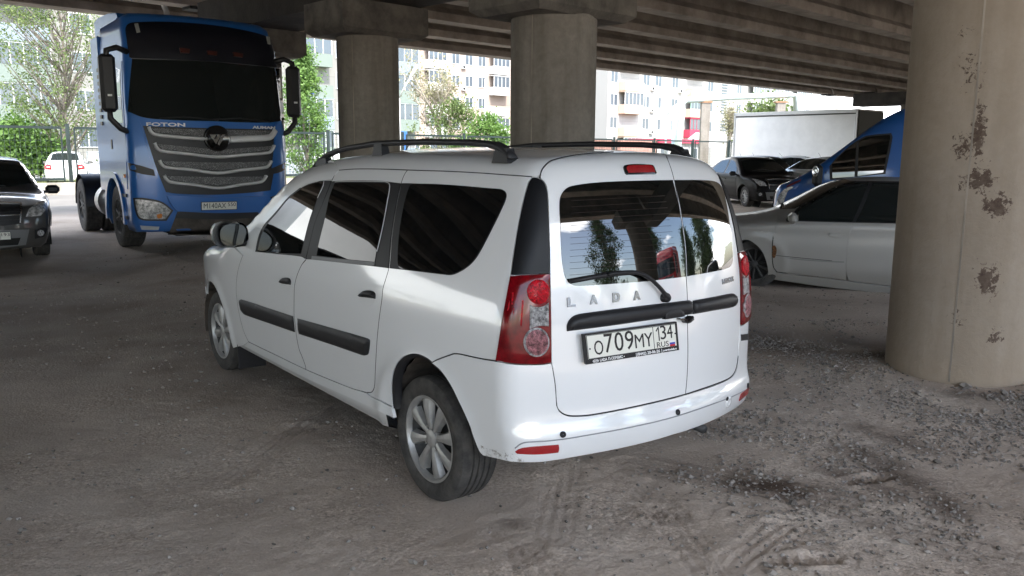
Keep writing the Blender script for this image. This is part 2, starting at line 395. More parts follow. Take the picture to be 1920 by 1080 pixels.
def make_wheel(parent, x, y, R=.297, w=.185, rr=.2, spokes=8, side=1, rimmat=None, steer=0., style=0, zc=None, name="wheel"):
    """wheel > tyre, rim; axle along local y, outer face towards side*y; y = position of the outer hub face"""
    e = empty(name, (x, y, R if zc is None else zc), 0, parent); e.rotation_euler = (0, 0, steer+(0 if side > 0 else PI))
    M = Matrix.Rotation(-PI/2, 4, 'X')      # local z -> +y
    t = MB(); s = R/.297
    pr = [(rr*.97, -w*.98), (rr+.012, -w*1.0), (R-.03*s, -w*1.03), (R-.012*s, -w*.97), (R-.002, -w*.88)]
    for k in range(1, 5):     # tread grooves
        h = -w*.88+w*.83*k/5; pr += [(R, h-.006), (R-.009, h-.004), (R-.009, h+.004), (R, h+.006)]
    pr += [(R-.002, -w*.03), (R-.010*s, .010), (R-.028*s, .018), (rr+.05*s, .022), (rr+.02*s, .016), (rr+.012, .010), (rr+.004, .012), (rr, .004), (rr-.01, -.02)]
    t.lathe(pr, 64, M); t.build("tyre", TYRE, e, 38)
    r = MB(); rim = rimmat or ALLOY
    r.lathe([(rr+.004, .004), (rr+.003, .012), (rr-.006, .012), (rr-.014, .0), (rr-.022, -.05), (rr-.03, -w*.8)], 64, M)
    hub = .036*s
    for k in range(spokes):
        a = 2*PI*k/spokes+.25; c, q = math.cos(a), math.sin(a); L = rr-.012
        w0, w1 = (.0185*s, .043*s) if style == 0 else (.012*s, .02*s)
        secs = [(hub*.7, w0, -.006, -.03), (L*.45, w0*1.15, .003, -.028), (L*.8, w1*.85, .004, -.03), (L+.004, w1, -.002, -.035)]
        vs = []
        for rad, hw, zt, zb in secs:
            for u, z in ((-hw, zb), (-hw*.72, zt-.006), (-hw*.15, zt), (hw*.15, zt), (hw*.72, zt-.006), (hw, zb)):
                vs.append(M @ Vector((c*rad-q*u, q*rad+c*u, z)))
        fs = []
        for i in range(3):
            for j in range(5): fs.append((i*6+j, (i+1)*6+j, (i+1)*6+j+1, i*6+j+1))
        r.add(vs, fs, False)
    r.lathe([(hub*1.25, -.03), (hub*1.2, -.004), (hub*.85, .004), (hub*.4, .006), (.001, .006)], 32, M)
    for k in range(4):
        a = 2*PI*k/4+.6; r.lathe([(.008, 0), (.008, .007), (.001, .007)], 8, M @ Matrix.Translation((hub*1.7*math.cos(a), hub*1.7*math.sin(a), -.012)))
    r.build("rim", rim, e, 38)
    d = MB(); d.lathe([(rr-.021, -.012), (rr-.03, -.052), (.001, -.052)], 32, M); d.lathe([(.135*s, -.06), (.135*s, -.075), (.03, -.075)], 32, M); d.build("brake_disc_and_gap_shade", ALLOYDK, e)  # added dark dish stands for shade in the spoke gaps, brake disc behind
    return e
# ------------------------------------------------------------------ the white estate car
VAN_LOC, VAN_RZ = (0.247, 4.166, 0.0), math.radians(127.6296)
_W = CS([.18, .26, .4, .6, .8, .92, 1.0, 1.12, 1.3, 1.45, 1.56, 1.7], [.80, .832, .853, .866, .868, .860, .846, .812, .752, .697, .645, .55])
_X0 = CS([.2, .3, .36, .41, .455, .475, .50, .54, .62, .83, 1.0, 1.15, 1.3, 1.42, 1.52, 1.64], [.70, .735, .772, .788, .794, .792, .782, .772, .768, .762, .750, .728, .695, .655, .61, .53])
_T = CS([-.9, -.6, -.3, .3, 1.0, 1.45, 1.72, 1.92, 2.15, 2.4, 2.62, 2.8, 3.05, 3.3, 3.5, 3.66, 3.8], [1.54, 1.607, 1.632, 1.645, 1.638, 1.605, 1.56, 1.475, 1.335, 1.18, 1.065, 1.012, .985, .95, .905, .83, .70])
def van_f(P):
    x, y, z = P[..., 0], P[..., 1], P[..., 2]; ay = np.abs(y)
    tr = np.clip((.55-x)/1.25, 0, 2); tf = np.clip((x-2.35)/1.3, 0, 2)
    w = _W(z)-.085*tr**2-.20*tf**2.2
    for ax in (0, 2.905):
        d = np.hypot(x-ax, z-.3); w = w+.012*np.exp(-((d-.37)/.05)**2)
    f1 = (ay-w)/1.06
    f2 = (-x-_X0(z)+.275*y*y)/1.12
    e = .01; tt = _T(x); sl = (_T(x+e)-_T(x-e))/(2*e)
    f3 = (z-tt+.055*(ay/.65)**2.2)/np.sqrt(1+sl**2)
    f4 = (x-(3.66-.22*y*y)+.25*np.clip(z-.62, 0, 1)**2)/1.05
    f = smax(f1, f3, .075); f = smax(f, f2, .06); return smax(f, f4, .08)
van = tag(empty("estate_car", VAN_LOC, VAN_RZ), "white estate car with black roof rails and wing-like rear doors parked before the pillars", "car")
VB = Body(van_f, van, VAN_LOC, VAN_RZ, cyl=(.15, .85))
HY, WB = .789, 2.905
core = VB.loft("body", WHITE, -.55, 3.5, 84, 84, .75, .011, ((-.08, .35), (2.87, .31)), ar=.425, zlow=lambda x: .24+.14*np.clip((-.05-x)/.1, 0, 1))
mb = MB(); mb.box((1.75, 0, .26), (3.1, 1.4, .1)); mb.build("underbody", UNDER, van)
for sy in (1, -1):
    for ax, az, rr0 in ((-.08, .345, .365), (2.875, .305, .388)):
        l = MB(); n = 28; vs = []
        for i in range(n+1):
            a = ((PI+.05) if ax < 1 else PI*1.1)*i/n-.22+(.0 if ax < 1 else .03); rr = rr0+.007*(i % 2)
            for yy in (.45, .80): vs.append((ax+rr*math.cos(a), sy*yy, az+rr*math.sin(a)))
        l.add(vs, [(2*i, 2*i+1, 2*i+3, 2*i+2) for i in range(n)])
        l.add([(ax+.38*math.cos(PI*i/24), sy*.46, az+.02+.38*math.sin(PI*i/24)) for i in range(25)], [tuple(range(25))])
        l.build("wheel_arch_liner", LINER, van)
# side panels, traced on the near (left) side and mirrored to the far side
RS = [(636, 319), (665, 316.8), (715, 316.9), (764, 318.6), (800, 319.8), (836.7, 320.9), (900, 324.2), (950, 327.8), (997, 331)]
front_arch = [(457.5, 648), (452.5, 635), (442.5, 610), (432.5, 582.5), (421, 553.8), (411, 533.8), (403.8, 526), (396, 524), (390.6, 531), (387.5, 545), (386.7, 570), (393, 606)]
rear_arch_q = [(810, 679.5, 1), (801.7, 672.5), (788, 665.8), (776.7, 663.7), (766.7, 665), (755, 670), (744, 681.7), (737.5, 698), (734, 723), (735.4, 756), (736.5, 766, 1)]
rear_arch_b = [(809.5, 680.5, 1), (826.7, 695), (845, 721.7), (860, 751.7), (871.7, 776.7), (881.7, 800), (886, 814), (895, 837.5), (900, 847.5), (906, 854, 1)]
mid_seam = [(626, 330.5), (620, 344), (607.5, 377.5), (592.5, 413.8), (584, 446), (574, 486), (566, 496), (557.5, 515), (554, 527), (552, 540), (551.5, 590), (553, 603), (556, 630), (561, 655), (567, 670), (573, 687), (573.5, 693)]
rear_seam = [(764, 318.8), (758, 328), (752.5, 343), (741.7, 393), (734, 444), (731, 480), (729, 503), (724, 521), (718.3, 540), (716.2, 560), (712, 590), (710, 606), (706.7, 641.7), (703.5, 700), (702, 725), (697, 735), (688, 736)]
sill_top = [(465, 640), (520, 667), (573, 692.5), (625, 714.5), (662, 729)]
front_seam = [(466, 641), (458, 624), (451, 600), (446, 575), (443, 550), (443, 530), (446, 508), (450, 493), (455, 479)]
frame_top = [(486, 441), (496, 421), (515, 400), (540, 370.5), (552, 360.5), (565, 351), (580, 344), (594, 340.5)]
H = lambda p: (p[0], p[1], 1)
fd = [H(front_seam[0])]+front_seam[1:-1]+[(455, 479, 1), (478, 473, 1)]+frame_top+[(612, 338.2, 1)]+[(622, 338.2, 1)]+mid_seam[1:-1]+[H(mid_seam[-1])]+sill_top[1:2]
door1 = VB.tpanel("front_door", WHITE, 'y', fd, mirror=True)
rd = [(627, 329, 1), H(RS[0])]+RS[1:3]+[H(rear_seam[0])]+rear_seam[1:-1]+[H(rear_seam[-1])]+[(662, 729), (625, 714.5), H(mid_seam[-1])]+mid_seam[1:-1][::-1]
door2 = VB.tpanel("rear_door", WHITE, 'y', rd, mirror=True)
qp = [H(rear_seam[0])]+RS[4:-1]+[H(RS[-1]), (990.7, 344), (979.6, 385), (966.7, 453), (957.4, 518), (943.5, 592.6), (930.5, 676, 1), (908, 673), (883, 668), (855, 662.5), (842, 666), (820, 674)]+rear_arch_q+[(735, 762, 1), (715, 752), (697, 743), (688, 736, 1), (697, 735), (702, 725), (703.5, 700), (706.7, 641.7), (710, 606)]+rear_seam[1:12][::-1]
quarter = VB.tpanel("rear_quarter_panel", WHITE, 'y', qp, mirror=True, grid=.03)
sl = [(458, 648, 1), (466, 641, 1)]+sill_top[1:]+[(688, 737), (697, 744), (715, 753), (735, 763, 1), (740, 784, 1), (706.7, 768), (640, 738), (573, 708), (506.7, 674)]
sill = VB.tpanel("sill", WHITE, 'y', sl, mirror=True, gap=.001, off=.004)
ap = [(627, 329, 1), (635, 319.5, 1), (607.5, 323), (580, 333), (556, 347), (540, 361.5), (500, 401), (484, 418), (469, 437, 1), (465, 462, 1), (478, 472, 1)]+frame_top+[(612, 337.6, 1), (622, 337.6, 1)]
VB.tpanel("windscreen_pillar", WHITE, 'y', ap, mirror=True, gap=.002, thick=.006)
for pts, (ax, az) in ((rear_arch_q, (-.08, .345)), (rear_arch_b, (-.08, .345)), (front_arch[:9], (2.875, .305))):
    P = VB.trace(curve(pts, False, 4))
    for sg in (1, -1):
        l = MB(); vs = []
        for p in P:
            d = np.array([p[0]-ax, 0, p[2]-az]); d /= np.linalg.norm(d)
            for q in (p+np.array([0, -.004, 0]), p-d*.016+np.array([0, -.012, 0]), p-d*.016+np.array([0, -.05, 0])): vs.append(q*np.array([1, sg, 1]))
        l.add(vs, [(3*i+k, 3*i+k+1, 3*i+k+4, 3*i+k+3) for i in range(len(P)-1) for k in (0, 1)], True); l.build("wheel_arch_lip", BLACKP, van)
# front wing: traced door seam and arch, free front edge
def arcp(cx, cz, r, a0, a1, n): return [(cx+r*math.cos(a0+(a1-a0)*i/n), cz+r*math.sin(a0+(a1-a0)*i/n)) for i in range(n+1)]
fs3 = VB.to2(VB.trace(curve(front_seam, False, 5)), 'y')
fa3 = VB.to2(VB.trace(curve(front_arch[:7], False, 5)), 'y')
wing = list(map(tuple, fs3[::-1]))+[(WB-.55, .2)][:0]
wing_poly = [tuple(p) for p in fs3]+[(2.60, 1.02), (3.05, .955), (3.40, .865), (3.47, .70), (3.49, .52)]+arcp(WB, .30, .37, .62, PI*1.05, 22)
wing_poly += [tuple(fa3[0])] if fa3[0][0] < WB-.37 else []
VB.panel("front_wing", WHITE, 'y', np.array(wing_poly), mirror=True, grid=.03)
# rear bumper: left half traced, mirrored about the centre line (cylindrical development)
def half_sym(pts):
    """open 2D curve that starts on the left side and runs to the centre line; returns it cut at u=0"""
    out = []
    for a, b in zip(pts[:-1], pts[1:]):
        if a[0] > 0: out.append(tuple(a))
        if a[0] > 0 and b[0] <= 0:
            t = a[0]/(a[0]-b[0]); out.append((0., a[1]+(b[1]-a[1])*t)); break
    return out
bl = VB.to2(VB.trace(curve([(930.5, 677.5, 1), (950, 681), (975, 683.5), (1016, 683.3), (1033.5, 680.5, 1), (1036, 690), (1041, 723), (1043.5, 760, 1), (1049, 771), (1060, 778.3), (1074, 780.8), (1107, 778.8), (1166, 768.3), (1228, 754.8), (1285, 740.5), (1333, 724.5)], False, 5)), 'c')
bu = half_sym(bl)
bb = VB.to2(VB.trace(curve([(930.5, 677.5, 1), (908, 674), (883, 669), (855, 663.5), (842, 667), (820, 675)]+rear_arch_b+[(932.5, 860), (957.5, 865.3), (982.5, 866.7), (1020, 865.3), (1082.5, 855.3), (1166, 839.5), (1249, 818.5), (1332.5, 787.5)], False, 5)), 'c')
bd = half_sym(bb)
upper, lower = np.array(bu), np.array(bd)
left = np.vstack([upper[::-1], lower[1:]])                       # centre top -> side -> centre bottom
full = np.vstack([left, (lower[::-1]*[-1, 1])[1:], (upper*[-1, 1])[:-1]])
bumper = VB.panel("rear_bumper", WHITE, 'c', full, grid=.022, gap=.002, off=.002, thick=.03)
cr = VB.trace(curve([(966, 840), (976, 832.5), (987, 829), (1032.5, 826), (1082.5, 819), (1186.7, 800), (1270, 779.6), (1363.8, 747), (1396, 732)], False, 5))
g = grad(van_f, cr); mb = MB(); mb.tube(cr+g*.002, .0032, 6); mb.build("crease_line", mat("grey_shadow_gap", (.25, .26, .27), .6), bumper)
REFP = [(966, 846, 1), (973.8, 841), (987.5, 838), (1017, 835.3), (1046.5, 833, 1), (1047.5, 840), (1046, 847.3, 1), (1020, 850), (995, 851), (970, 849.6, 1)]
VB.tpanel("rear_reflector", REFL, 'c', REFP, parent=bumper, off=.006, gap=0, grid=.03, mirror=True)
for (u, v) in ((1055, 814.5), (1270, 773), (1401.0, 722.5)):
    c = VB.trace([(u, v)])[0]; nn = grad(van_f, c[None])[0]; q = Vector(nn).to_track_quat('Z', 'Y').to_matrix().to_4x4(); q.translation = Vector(c+nn*.002)
    s_ = MB(); s_.lathe([(.0135, 0), (.0135, .004), (.010, .005), (.0095, .002), (.001, .003)], 20, q); s_.build("parking_sensor", BLACKP, bumper)
c = VB.trace([(1365, 754)])[0]; nn = grad(van_f, c[None])[0]; q = Vector(nn).to_track_quat('Z', 'Y').to_matrix().to_4x4(); q.translation = Vector(c)
s_ = MB(); s_.lathe([(.03, .001), (.028, .006), (.016, .007), (.013, .003), (.001, .002)], 20, q); s_.build("tow_eye_cover", WHITE, bumper)
c = VB.trace([(1362, 747)])[0]; q.translation = Vector(c+nn*.004); s_ = MB(); s_.lathe([(.011, 0), (.01, .004), (.001, .004)], 14, q); s_.build("tow_eye_hole", UNDER, bumper)
VB.tpanel("vent", BLACKP, 'c', [(1388, 627, 1), (1403, 625.5, 1), (1404, 637, 1), (1389, 639, 1)], off=.004, gap=0, grid=.03)
MUD, nt, N, L, b = _nodes("dried_mud"); b.inputs["Base Color"].default_value = (.24, .19, .14, 1); b.inputs["Roughness"].default_value = .95
tc = N.new("ShaderNodeTexCoord"); n_ = N.new("ShaderNodeTexNoise"); n_.inputs["Scale"].default_value = 60; n_.inputs["Detail"].default_value = 7; n_.inputs["Roughness"].default_value = .75; L.new(tc.outputs["Object"], n_.inputs["Vector"])
r_ = N.new("ShaderNodeValToRGB"); r_.color_ramp.elements[0].position = .50; r_.color_ramp.elements[1].position = .72; L.new(n_.outputs["Fac"], r_.inputs["Fac"]); L.new(r_.outputs["Color"], b.inputs["Alpha"])
VB.tpanel("mud_splash", MUD, 'c', [(899, 835), (912, 840), (930, 843), (948, 844), (958, 849), (972, 857), (982, 864), (960, 864), (935, 859), (910, 853), (903, 848)], parent=bumper, off=.0035, gap=0, grid=.02, thick=.0)
# D-pillar trim and tail lights wrap the corner
DT = [(958.2, 516, 1), (967.5, 453), (980.3, 385), (991.4, 344.5), (996.7, 335), (1001, 333), (1011, 335.6), (1019, 341.5), (1023.8, 351.5), (1026.3, 366), (1028.2, 412.6), (1030, 468), (1030.6, 512.5, 1), (990, 514)]
VB.tpanel("rear_pillar_trim", SATIN, 'c', DT, off=.004, gap=.0015, mirror=True, grid=.025)
TL = [(931, 675.5, 1), (944, 592.6), (957.9, 518, 1), (989, 515.6), (1030.4, 513.6, 1), (1031.6, 574), (1032.8, 679, 1), (1016.7, 681.8), (975, 681.8), (950, 679)]
tls = VB.tpanel("tail_light", REDL, 'c', TL, off=.009, gap=.001, mirror=True, grid=.022, thick=.02, dome=.006, domew=.02)
def ell(cx, cy, rx, ry, n=24, clip=None):
    o = [(cx+rx*math.cos(2*PI*i/n), cy+ry*math.sin(2*PI*i/n)) for i in range(n)]
    return [(min(x, clip) if clip else x, y) for x, y in o]
subs = [("brake_lamp", REDB, ell(1007.2, 547, 20.5, 23, 26, 1027.4), .018, .005), ("reversing_lamp", CLEAR, [(991.3, 571, 1), (1000, 574.5), (1010, 575), (1020, 572), (1026.2, 567, 1), (1026.5, 611, 1), (1015, 610), (1002, 611.5), (991, 616, 1)], .0165, .002),
        ("lamp_ring", CLEAR, ell(1003.7, 640.5, 24, 27.2, 28, 1028), .0165, .004), ("fog_lamp", CLEARP, ell(1004, 640.5, 20.5, 23.5, 24, 1027), .0205, .004), ("lamp_bulb_cover", CLEARP, ell(1007, 639, 10, 11.5, 18), .0255, .003)]
for nm, m_, px, off, dm in subs:
    a, b = VB.tpanel(nm, m_, 'c', px, off=off, gap=0, mirror=True, grid=.012, thick=-off+.012, dome=dm, domew=.014, sub=3); a.parent = tls[0]; b.parent = tls[1]
# streaks of the reflector bowl seen through the red lens
for px in ([(962, 549), (965, 549), (962.5, 571), (960, 571)], [(978, 563), (981, 563), (977, 611), (974.3, 611)], [(963.3, 578), (965.5, 578), (964.5, 588), (962.5, 588)], [(955, 572), (957.5, 564), (956, 578), (953.5, 583)]):
    a, b = VB.tpanel("reflector_strip", REDB, 'c', [H(p) for p in px], off=.0155, gap=0, mirror=True, grid=.02, thick=-.005, sub=2); a.parent = tls[0]; b.parent = tls[1]
# rear doors
split = [(1248, 290), (1257.5, 314), (1263.8, 337), (1273, 385), (1280, 431), (1284.6, 468), (1286.7, 520), (1288.8, 560), (1289.2, 610), (1289.8, 661), (1288.5, 702.5), (1285.3, 739)]
SPL = VB.to2(VB.trace(curve(split, False, 4)), 'x')
top_l = [(1010.5, 333.5), (1015.8, 319), (1025, 307.5), (1035, 301), (1066.7, 293.2), (1100, 288.5), (1150, 285.3), (1191.7, 284.9), (1230, 286.4)]
ld = [(1033.6, 679.5, 1), (1032.3, 574), (1031.2, 513), (1030.7, 468), (1029, 412.6), (1027, 366), (1024.6, 351), (1019.7, 340.5), (1012, 334.5, 1)]+top_l[1:]+[(1248, 288.5, 1)]+split[1:-1]+[(1285.3, 739, 1), (1228, 753.5), (1166, 767), (1107.5, 777.5), (1074, 779.6), (1060, 777), (1049, 770), (1044, 760), (1041, 723), (1036, 690)]
LD = VB.tpanel("rear_door", WHITE, 'x', ld, grid=.03, gap=.0022)
rdpx = [(1285.3, 739, 1), (1332.5, 723), (1363.8, 710.8), (1374, 702.5), (1380, 690), (1383.5, 669), (1386.7, 640), (1387.7, 606), (1386, 560), (1384.6, 481)]
RD = VB.to2(VB.trace(curve(rdpx, False, 5)), 'x')
# far edge of the right door mirrors the left door's edge above the lamp
le = VB.to2(VB.trace(curve(ld[1:9]+top_l[1:]+[(1248, 288.5)], False, 4)), 'x'); le = le*[-1, 1]
le = le[le[:, 0] < SPL[0][0]-.004]
rpoly = np.vstack([RD[:int(len(RD)*.72)], le, SPL[:-1]])
RDO = VB.panel("rear_door", WHITE, 'x', rpoly, grid=.03, gap=.0022)
WG = [(1261, 338, 1), (1207.5, 339), (1124, 342.3), (1072, 349), (1059.6, 355.3), (1051.5, 366.5), (1048.7, 381), (1050.5, 426.7), (1053.5, 485), (1058, 513), (1064.3, 528), (1074, 534.3), (1088.8, 536), (1145, 532.3), (1218, 526.7), (1285, 518.6, 1), (1283, 468), (1278.5, 431), (1271.5, 385)]
gl = VB.tpanel("rear_window", GLASS, 'x', WG, parent=LD, off=.003, gap=.0, grid=.03)
WG2 = [(1264.5, 338, 1), (1322, 338.3), (1343, 341.8), (1353, 352), (1361.2, 381), (1369.5, 437), (1373.5, 485), (1371.5, 495), (1365.3, 502), (1343, 508.2), (1288, 518, 1), (1286, 468), (1281.5, 431), (1274.5, 385)]
gr = VB.tpanel("rear_window", GLASS, 'x', WG2, parent=RDO, off=.003, gap=.0, grid=.03)
HEAT = mat("heater_wire", (.035, .015, .010), .5)
mb = MB()
for i in range(13):
    v = 372+i*11.6; a, b = (1071-.3*i, v+4.6), (1246+2.2*i, v-4.6-.4*i)
    pt = VB.trace(np.array([(a[0]+(b[0]-a[0])*k/10, a[1]+(b[1]-a[1])*k/10) for k in range(11)])); mb.tube(pt+grad(van_f, pt)*.0034, .0007, 4)
mb.build("heater_wires", HEAT, gl)
# black strip with the door pull, in two pieces
T1 = [(1062.7, 620.8, 1), (1062.7, 610), (1067, 599.6), (1078, 591), (1103, 586), (1200, 573.5), (1291, 562.8, 1), (1296, 566, 1), (1296.8, 588.5, 1), (1220, 599.5), (1140, 611)]
st = VB.tpanel("door_strip", BLACKP, 'x', T1, parent=LD, off=.006, gap=0, grid=.014, dome=.018, domew=.028, thick=.004)
T2 = [(1298.5, 563.5, 1), (1340, 556), (1370, 550.2), (1376, 552), (1378.8, 560), (1377, 572), (1371, 576), (1340, 581.5), (1299, 588.7, 1)]
VB.tpanel("door_strip", BLACKP, 'x', T2, parent=RDO, off=.006, gap=0, grid=.014, dome=.018, domew=.028, thick=.004)
VB.tpanel("handle", BLACKP, 'x', [(1241, 598, 1), (1243, 585), (1249, 580), (1268, 578.5), (1275, 584), (1277, 592.5, 1)], parent=st, off=.022, gap=0, grid=.012, dome=.004, domew=.012)
VB.tpanel("reversing_camera", BLACKG, 'x', [(1268, 597.5), (1280, 596), (1292, 591.5), (1294, 597), (1289, 603.5), (1281, 605.5), (1276, 600.5)], parent=st, off=.022, gap=0, grid=.01, dome=.012, domew=.014)
VB.tpanel("high_brake_light", BLACKG, 'x', [(1168.5, 314), (1170, 311.3), (1182, 309.2), (1200, 308.8), (1222, 310.3), (1225.5, 313.5), (1230, 325, 1), (1229, 327, 1), (1174.5, 328, 1), (1171.5, 325)], parent=LD, off=.005, gap=0, grid=.014, dome=.004, domew=.01)
VB.tpanel("brake_lens", REDL2 if 'REDL2' in globals() else REFL, 'x', [(1173, 315), (1183, 312.4), (1200, 312), (1220, 313), (1226, 324.5, 1), (1176.5, 325.7, 1)], parent=bpy.data.objects["high_brake_light"], off=.0105, gap=0, grid=.014, thick=-.004)
# plate: a flat frame on the left rear door, its corners read off the photograph
def plate_frame(corn, body, out=.02):
    """corners TL,BL,BR,TR in pixels -> origin, X, Y on the flat plate standing just off the body"""
    cpx = np.mean(np.array(corn), 0); c0 = body.trace([cpx])[0]; nn = grad(body.f, c0[None])[0]; c0 = c0+nn*out
    pts = []
    for u, v in corn:
        D = ray(u, v) @ body.R; O = body.local(CAM_C); pts.append(O+D*((c0-O)@nn)/(D@nn))
    pts = np.array(pts); X = ((pts[3]-pts[0])+(pts[2]-pts[1]))/2; Y = ((pts[0]-pts[1])+(pts[3]-pts[2]))/2
    w, h = np.linalg.norm(X), np.linalg.norm(Y); return pts.mean(0), X/w, Y/h, w, h
def quad(mb_, O, X, Y, cx, cy, w, h, z=0., t=.002):
    Z = np.cross(X, Y); Z /= np.linalg.norm(Z); b = O+X*cx+Y*cy+Z*z
    p = [b+X*(sx*w/2)+Y*(sy*h/2)+Z*k for k in (-t, 0) for sx, sy in ((-1, -1), (1, -1), (1, 1), (-1, 1))]
    mb_.add(p, [(3, 2, 1, 0), (4, 5, 6, 7), (0, 1, 5, 4), (1, 2, 6, 5), (2, 3, 7, 6), (3, 0, 4, 7)]); return mb_
O, X, Y, w, h = plate_frame([(1093.3, 626.7), (1099.6, 684), (1273.6, 656), (1268.9, 603.5)], VB)
Zp = np.cross(X, Y); Zp /= np.linalg.norm(Zp)
fr = quad(MB(), O, X, Y, 0, 0, w, h, 0, .014).build("number_plate", BLACKP, LD)
py = h*.055; ph = h*.79; quad(MB(), O, X, Y, .0, py, w*.955, ph, .002).build("plate_face", PLATE, fr)
bd_ = MB(); zz = .0032
for cx, cy, ww, hh in ((0, py+ph*.485, w*.95, .0022), (0, py-ph*.485, w*.95, .0022), (-w*.474, py, .0022, ph*.97), (w*.474, py, .0022, ph*.97), (w*.222, py, .0026, ph*.97)): quad(bd_, O, X, Y, cx, cy, ww, hh, zz, .001)
bd_.build("plate_border", INK, fr)
def ptext(name, body, cx, cy, size, width, m_=INK, par=None, ext=.0006, z=.003, bold=.0): return text(name, body, size, m_, par or fr, O+X*cx*w+Y*(py+cy*ph)+Zp*z, X, Y, ext, width and width*w, bold=bold)
for ch, cx, cy, s_, wd in (("O", -.363, -.10, .088, .092), ("7", -.262, .02, .117, .088), ("0", -.150, .02, .117, .092), ("9", -.040, .02, .117, .090), ("M", .065, -.07, .088, .095), ("Y", .165, -.07, .088, .092)): ptext("plate_letter", ch, cx, cy, s_, wd)
for ch, cx in (("3", .333), ("4", .407)): ptext("plate_digit", ch, cx, .15, .088, .062)
d1_ = MB(); P2 = lambda a, b: O+X*a*w+Y*(py+b*ph)+Zp*.0032
d1_.add([P2(.276, -.16), P2(.288, -.16), P2(.288, .46), P2(.278, .46), P2(.250, .30), P2(.258, .25), P2(.276, .36)], [(0, 1, 2, 6), (2, 3, 4, 5, 6)]); d1_.build("plate_digit", INK, fr)
ptext("plate_letter", "RUS", .315, -.34, .034, .13)
for k, m_ in enumerate((WHITEINK, BLUEINK, REDINK)): quad(MB(), O, X, Y, .425*w, py+(-.26-.085*k)*ph, .058*w, .08*ph, .0034).build("plate_flag", m_, fr)
ptext("plate_letter", "\u2022", -.452, -.08, .03, None); ptext("plate_letter", "\u2022", .465, .05, .03, None)
yb = -h*.425
for body, cx, wd, s_ in (("LADA", -.325, .075, .017), ("\u041f-\u0421\u0415\u0420\u0412\u0418\u0421 \u2022", -.19, .17, .017), ("(8442) 20-06-26", .155, .25, .018), ("p-service.lada.ru", .395, .15, .012), ("|", .02, None, .02), ("|", .302, None, .02)):
    text("plate_frame_text", body, s_, WHITEINK, fr, O+X*cx*w+Y*yb+Zp*.0012, X, Y, .0005, wd and wd*w, bold=.0004)
e_ = MB(); vs = []
for k in range(24):
    for r in (1, .8): vs.append(O+X*(-.405*w+.015*r*math.cos(2*PI*k/24))+Y*(yb+.0075*r*math.sin(2*PI*k/24))+Zp*.0012)
e_.add(vs, [(2*k, 2*k+1, (2*k+3) % 48, (2*k+2) % 48) for k in range(24)]); quad(e_, O, X, Y, -.405*w, yb, .02, .004, .0012, .0005); e_.build("plate_frame_text", WHITEINK, fr)
# chrome lettering
for ch, u, v in (("L", 1069.8, 567.3), ("A", 1112.5, 562.4), ("D", 1154.6, 558.5), ("A", 1193.2, 554.8)):
    p = VB.trace([(u, v)])[0]; nn = grad(van_f, p[None])[0]; Yl = np.array([0, 0, 1.])-nn*nn[2]; Yl /= np.linalg.norm(Yl); Xl = np.cross(Yl, nn)
    text("badge_letter", ch, .052, BADGE, LD, p+nn*.002, Xl, Yl, .004, .037, bold=.0022)
p = VB.trace([(1364, 526)])[0]; nn = grad(van_f, p[None])[0]; Yl = np.array([0, 0, 1.])-nn*nn[2]; Yl /= np.linalg.norm(Yl); Xl = np.cross(Yl, nn)
text("badge_letter", "LARGUS", .034, BADGE, RDO, p+nn*.002, Xl, Yl, .003, .125, bold=.0006)
# wiper
wp = VB.trace(curve([(1243, 558), (1237, 550), (1226, 537), (1211, 523), (1196, 514.5), (1180, 511), (1160, 511.5), (1134, 514)], False, 3)); nn = grad(van_f, wp)
mb = MB(); mb.tube(wp+nn*np.linspace(.03, .026, len(wp))[:, None], [(.015, .012)]*3+[(.012, .009)]*(len(wp)-3), 8)
bl_ = VB.trace(np.array([(1184, 511), (1150, 513.5), (1110, 519.5), (1066, 527.5)])); mb.tube(bl_+grad(van_f, bl_)*.016, [(.009, .011)]*4, 6)
mb.lathe([(.020, .0), (.020, .026), (.014, .034), (.001, .035)], 20, Matrix.Translation(Vector(wp[0]+nn[0]*.002)) @ Vector(nn[0]).to_track_quat('Z', 'Y').to_matrix().to_4x4())
mb.build("wiper", BLACKP, LD)
# side glass and its black surrounds
PT = [(479, 472.5, 1)]+frame_top+[(612, 338.8, 1), (622, 338.5, 1)]+mid_seam[1:6]+[(573.5, 486.7, 1), (565, 482), (520, 477)]
a = VB.tpanel("window_frame", SATIN, 'y', PT, off=.003, gap=.0015, mirror=True)
G1 = [(484, 471.5, 1), (491, 443), (501, 423), (519, 402), (543, 373), (555, 363), (567, 354), (582, 347), (596, 343.2), (607.5, 341.5, 1), (595, 375), (581, 415), (572, 450), (565.5, 476, 1), (520, 474.3)]
g1 = VB.tpanel("side_window", GLASS, 'y', G1, off=.0055, gap=0, mirror=True)
PT2 = [(622.5, 340, 1), (632.5, 339.3), (665, 338.2), (715, 338.9), (735, 341.3), (752, 343.4, 1), (741.7, 393), (734, 444), (731, 480), (729.3, 503.8, 1), (702, 500.3), (585.5, 487.3), (574.5, 486.8, 1), (584, 446), (592.5, 413.8), (607.5, 377.5)]
b = VB.tpanel("window_frame", SATIN, 'y', PT2, off=.003, gap=.0015, mirror=True)
G2 = [(629, 344.5, 1), (665, 343.4), (715, 344.2), (726, 345.5), (730.5, 352), (726, 380), (720, 413.8), (714, 440), (708, 470), (704, 491.5, 1), (640, 485), (595, 479.5, 1), (601, 450), (610, 413.8), (620, 367.5)]
g2 = VB.tpanel("side_window", GLASS2, 'y', G2, off=.0055, gap=0, mirror=True)
TS = [(587, 480.3, 1), (640, 486.2), (704.5, 492.8, 1), (702, 499.5, 1), (640, 492.5), (586, 486.5, 1)]
ts = VB.tpanel("window_trim", mat("grey_trim", (.11, .115, .12), .4), 'y', TS, off=.008, gap=0, mirror=True)
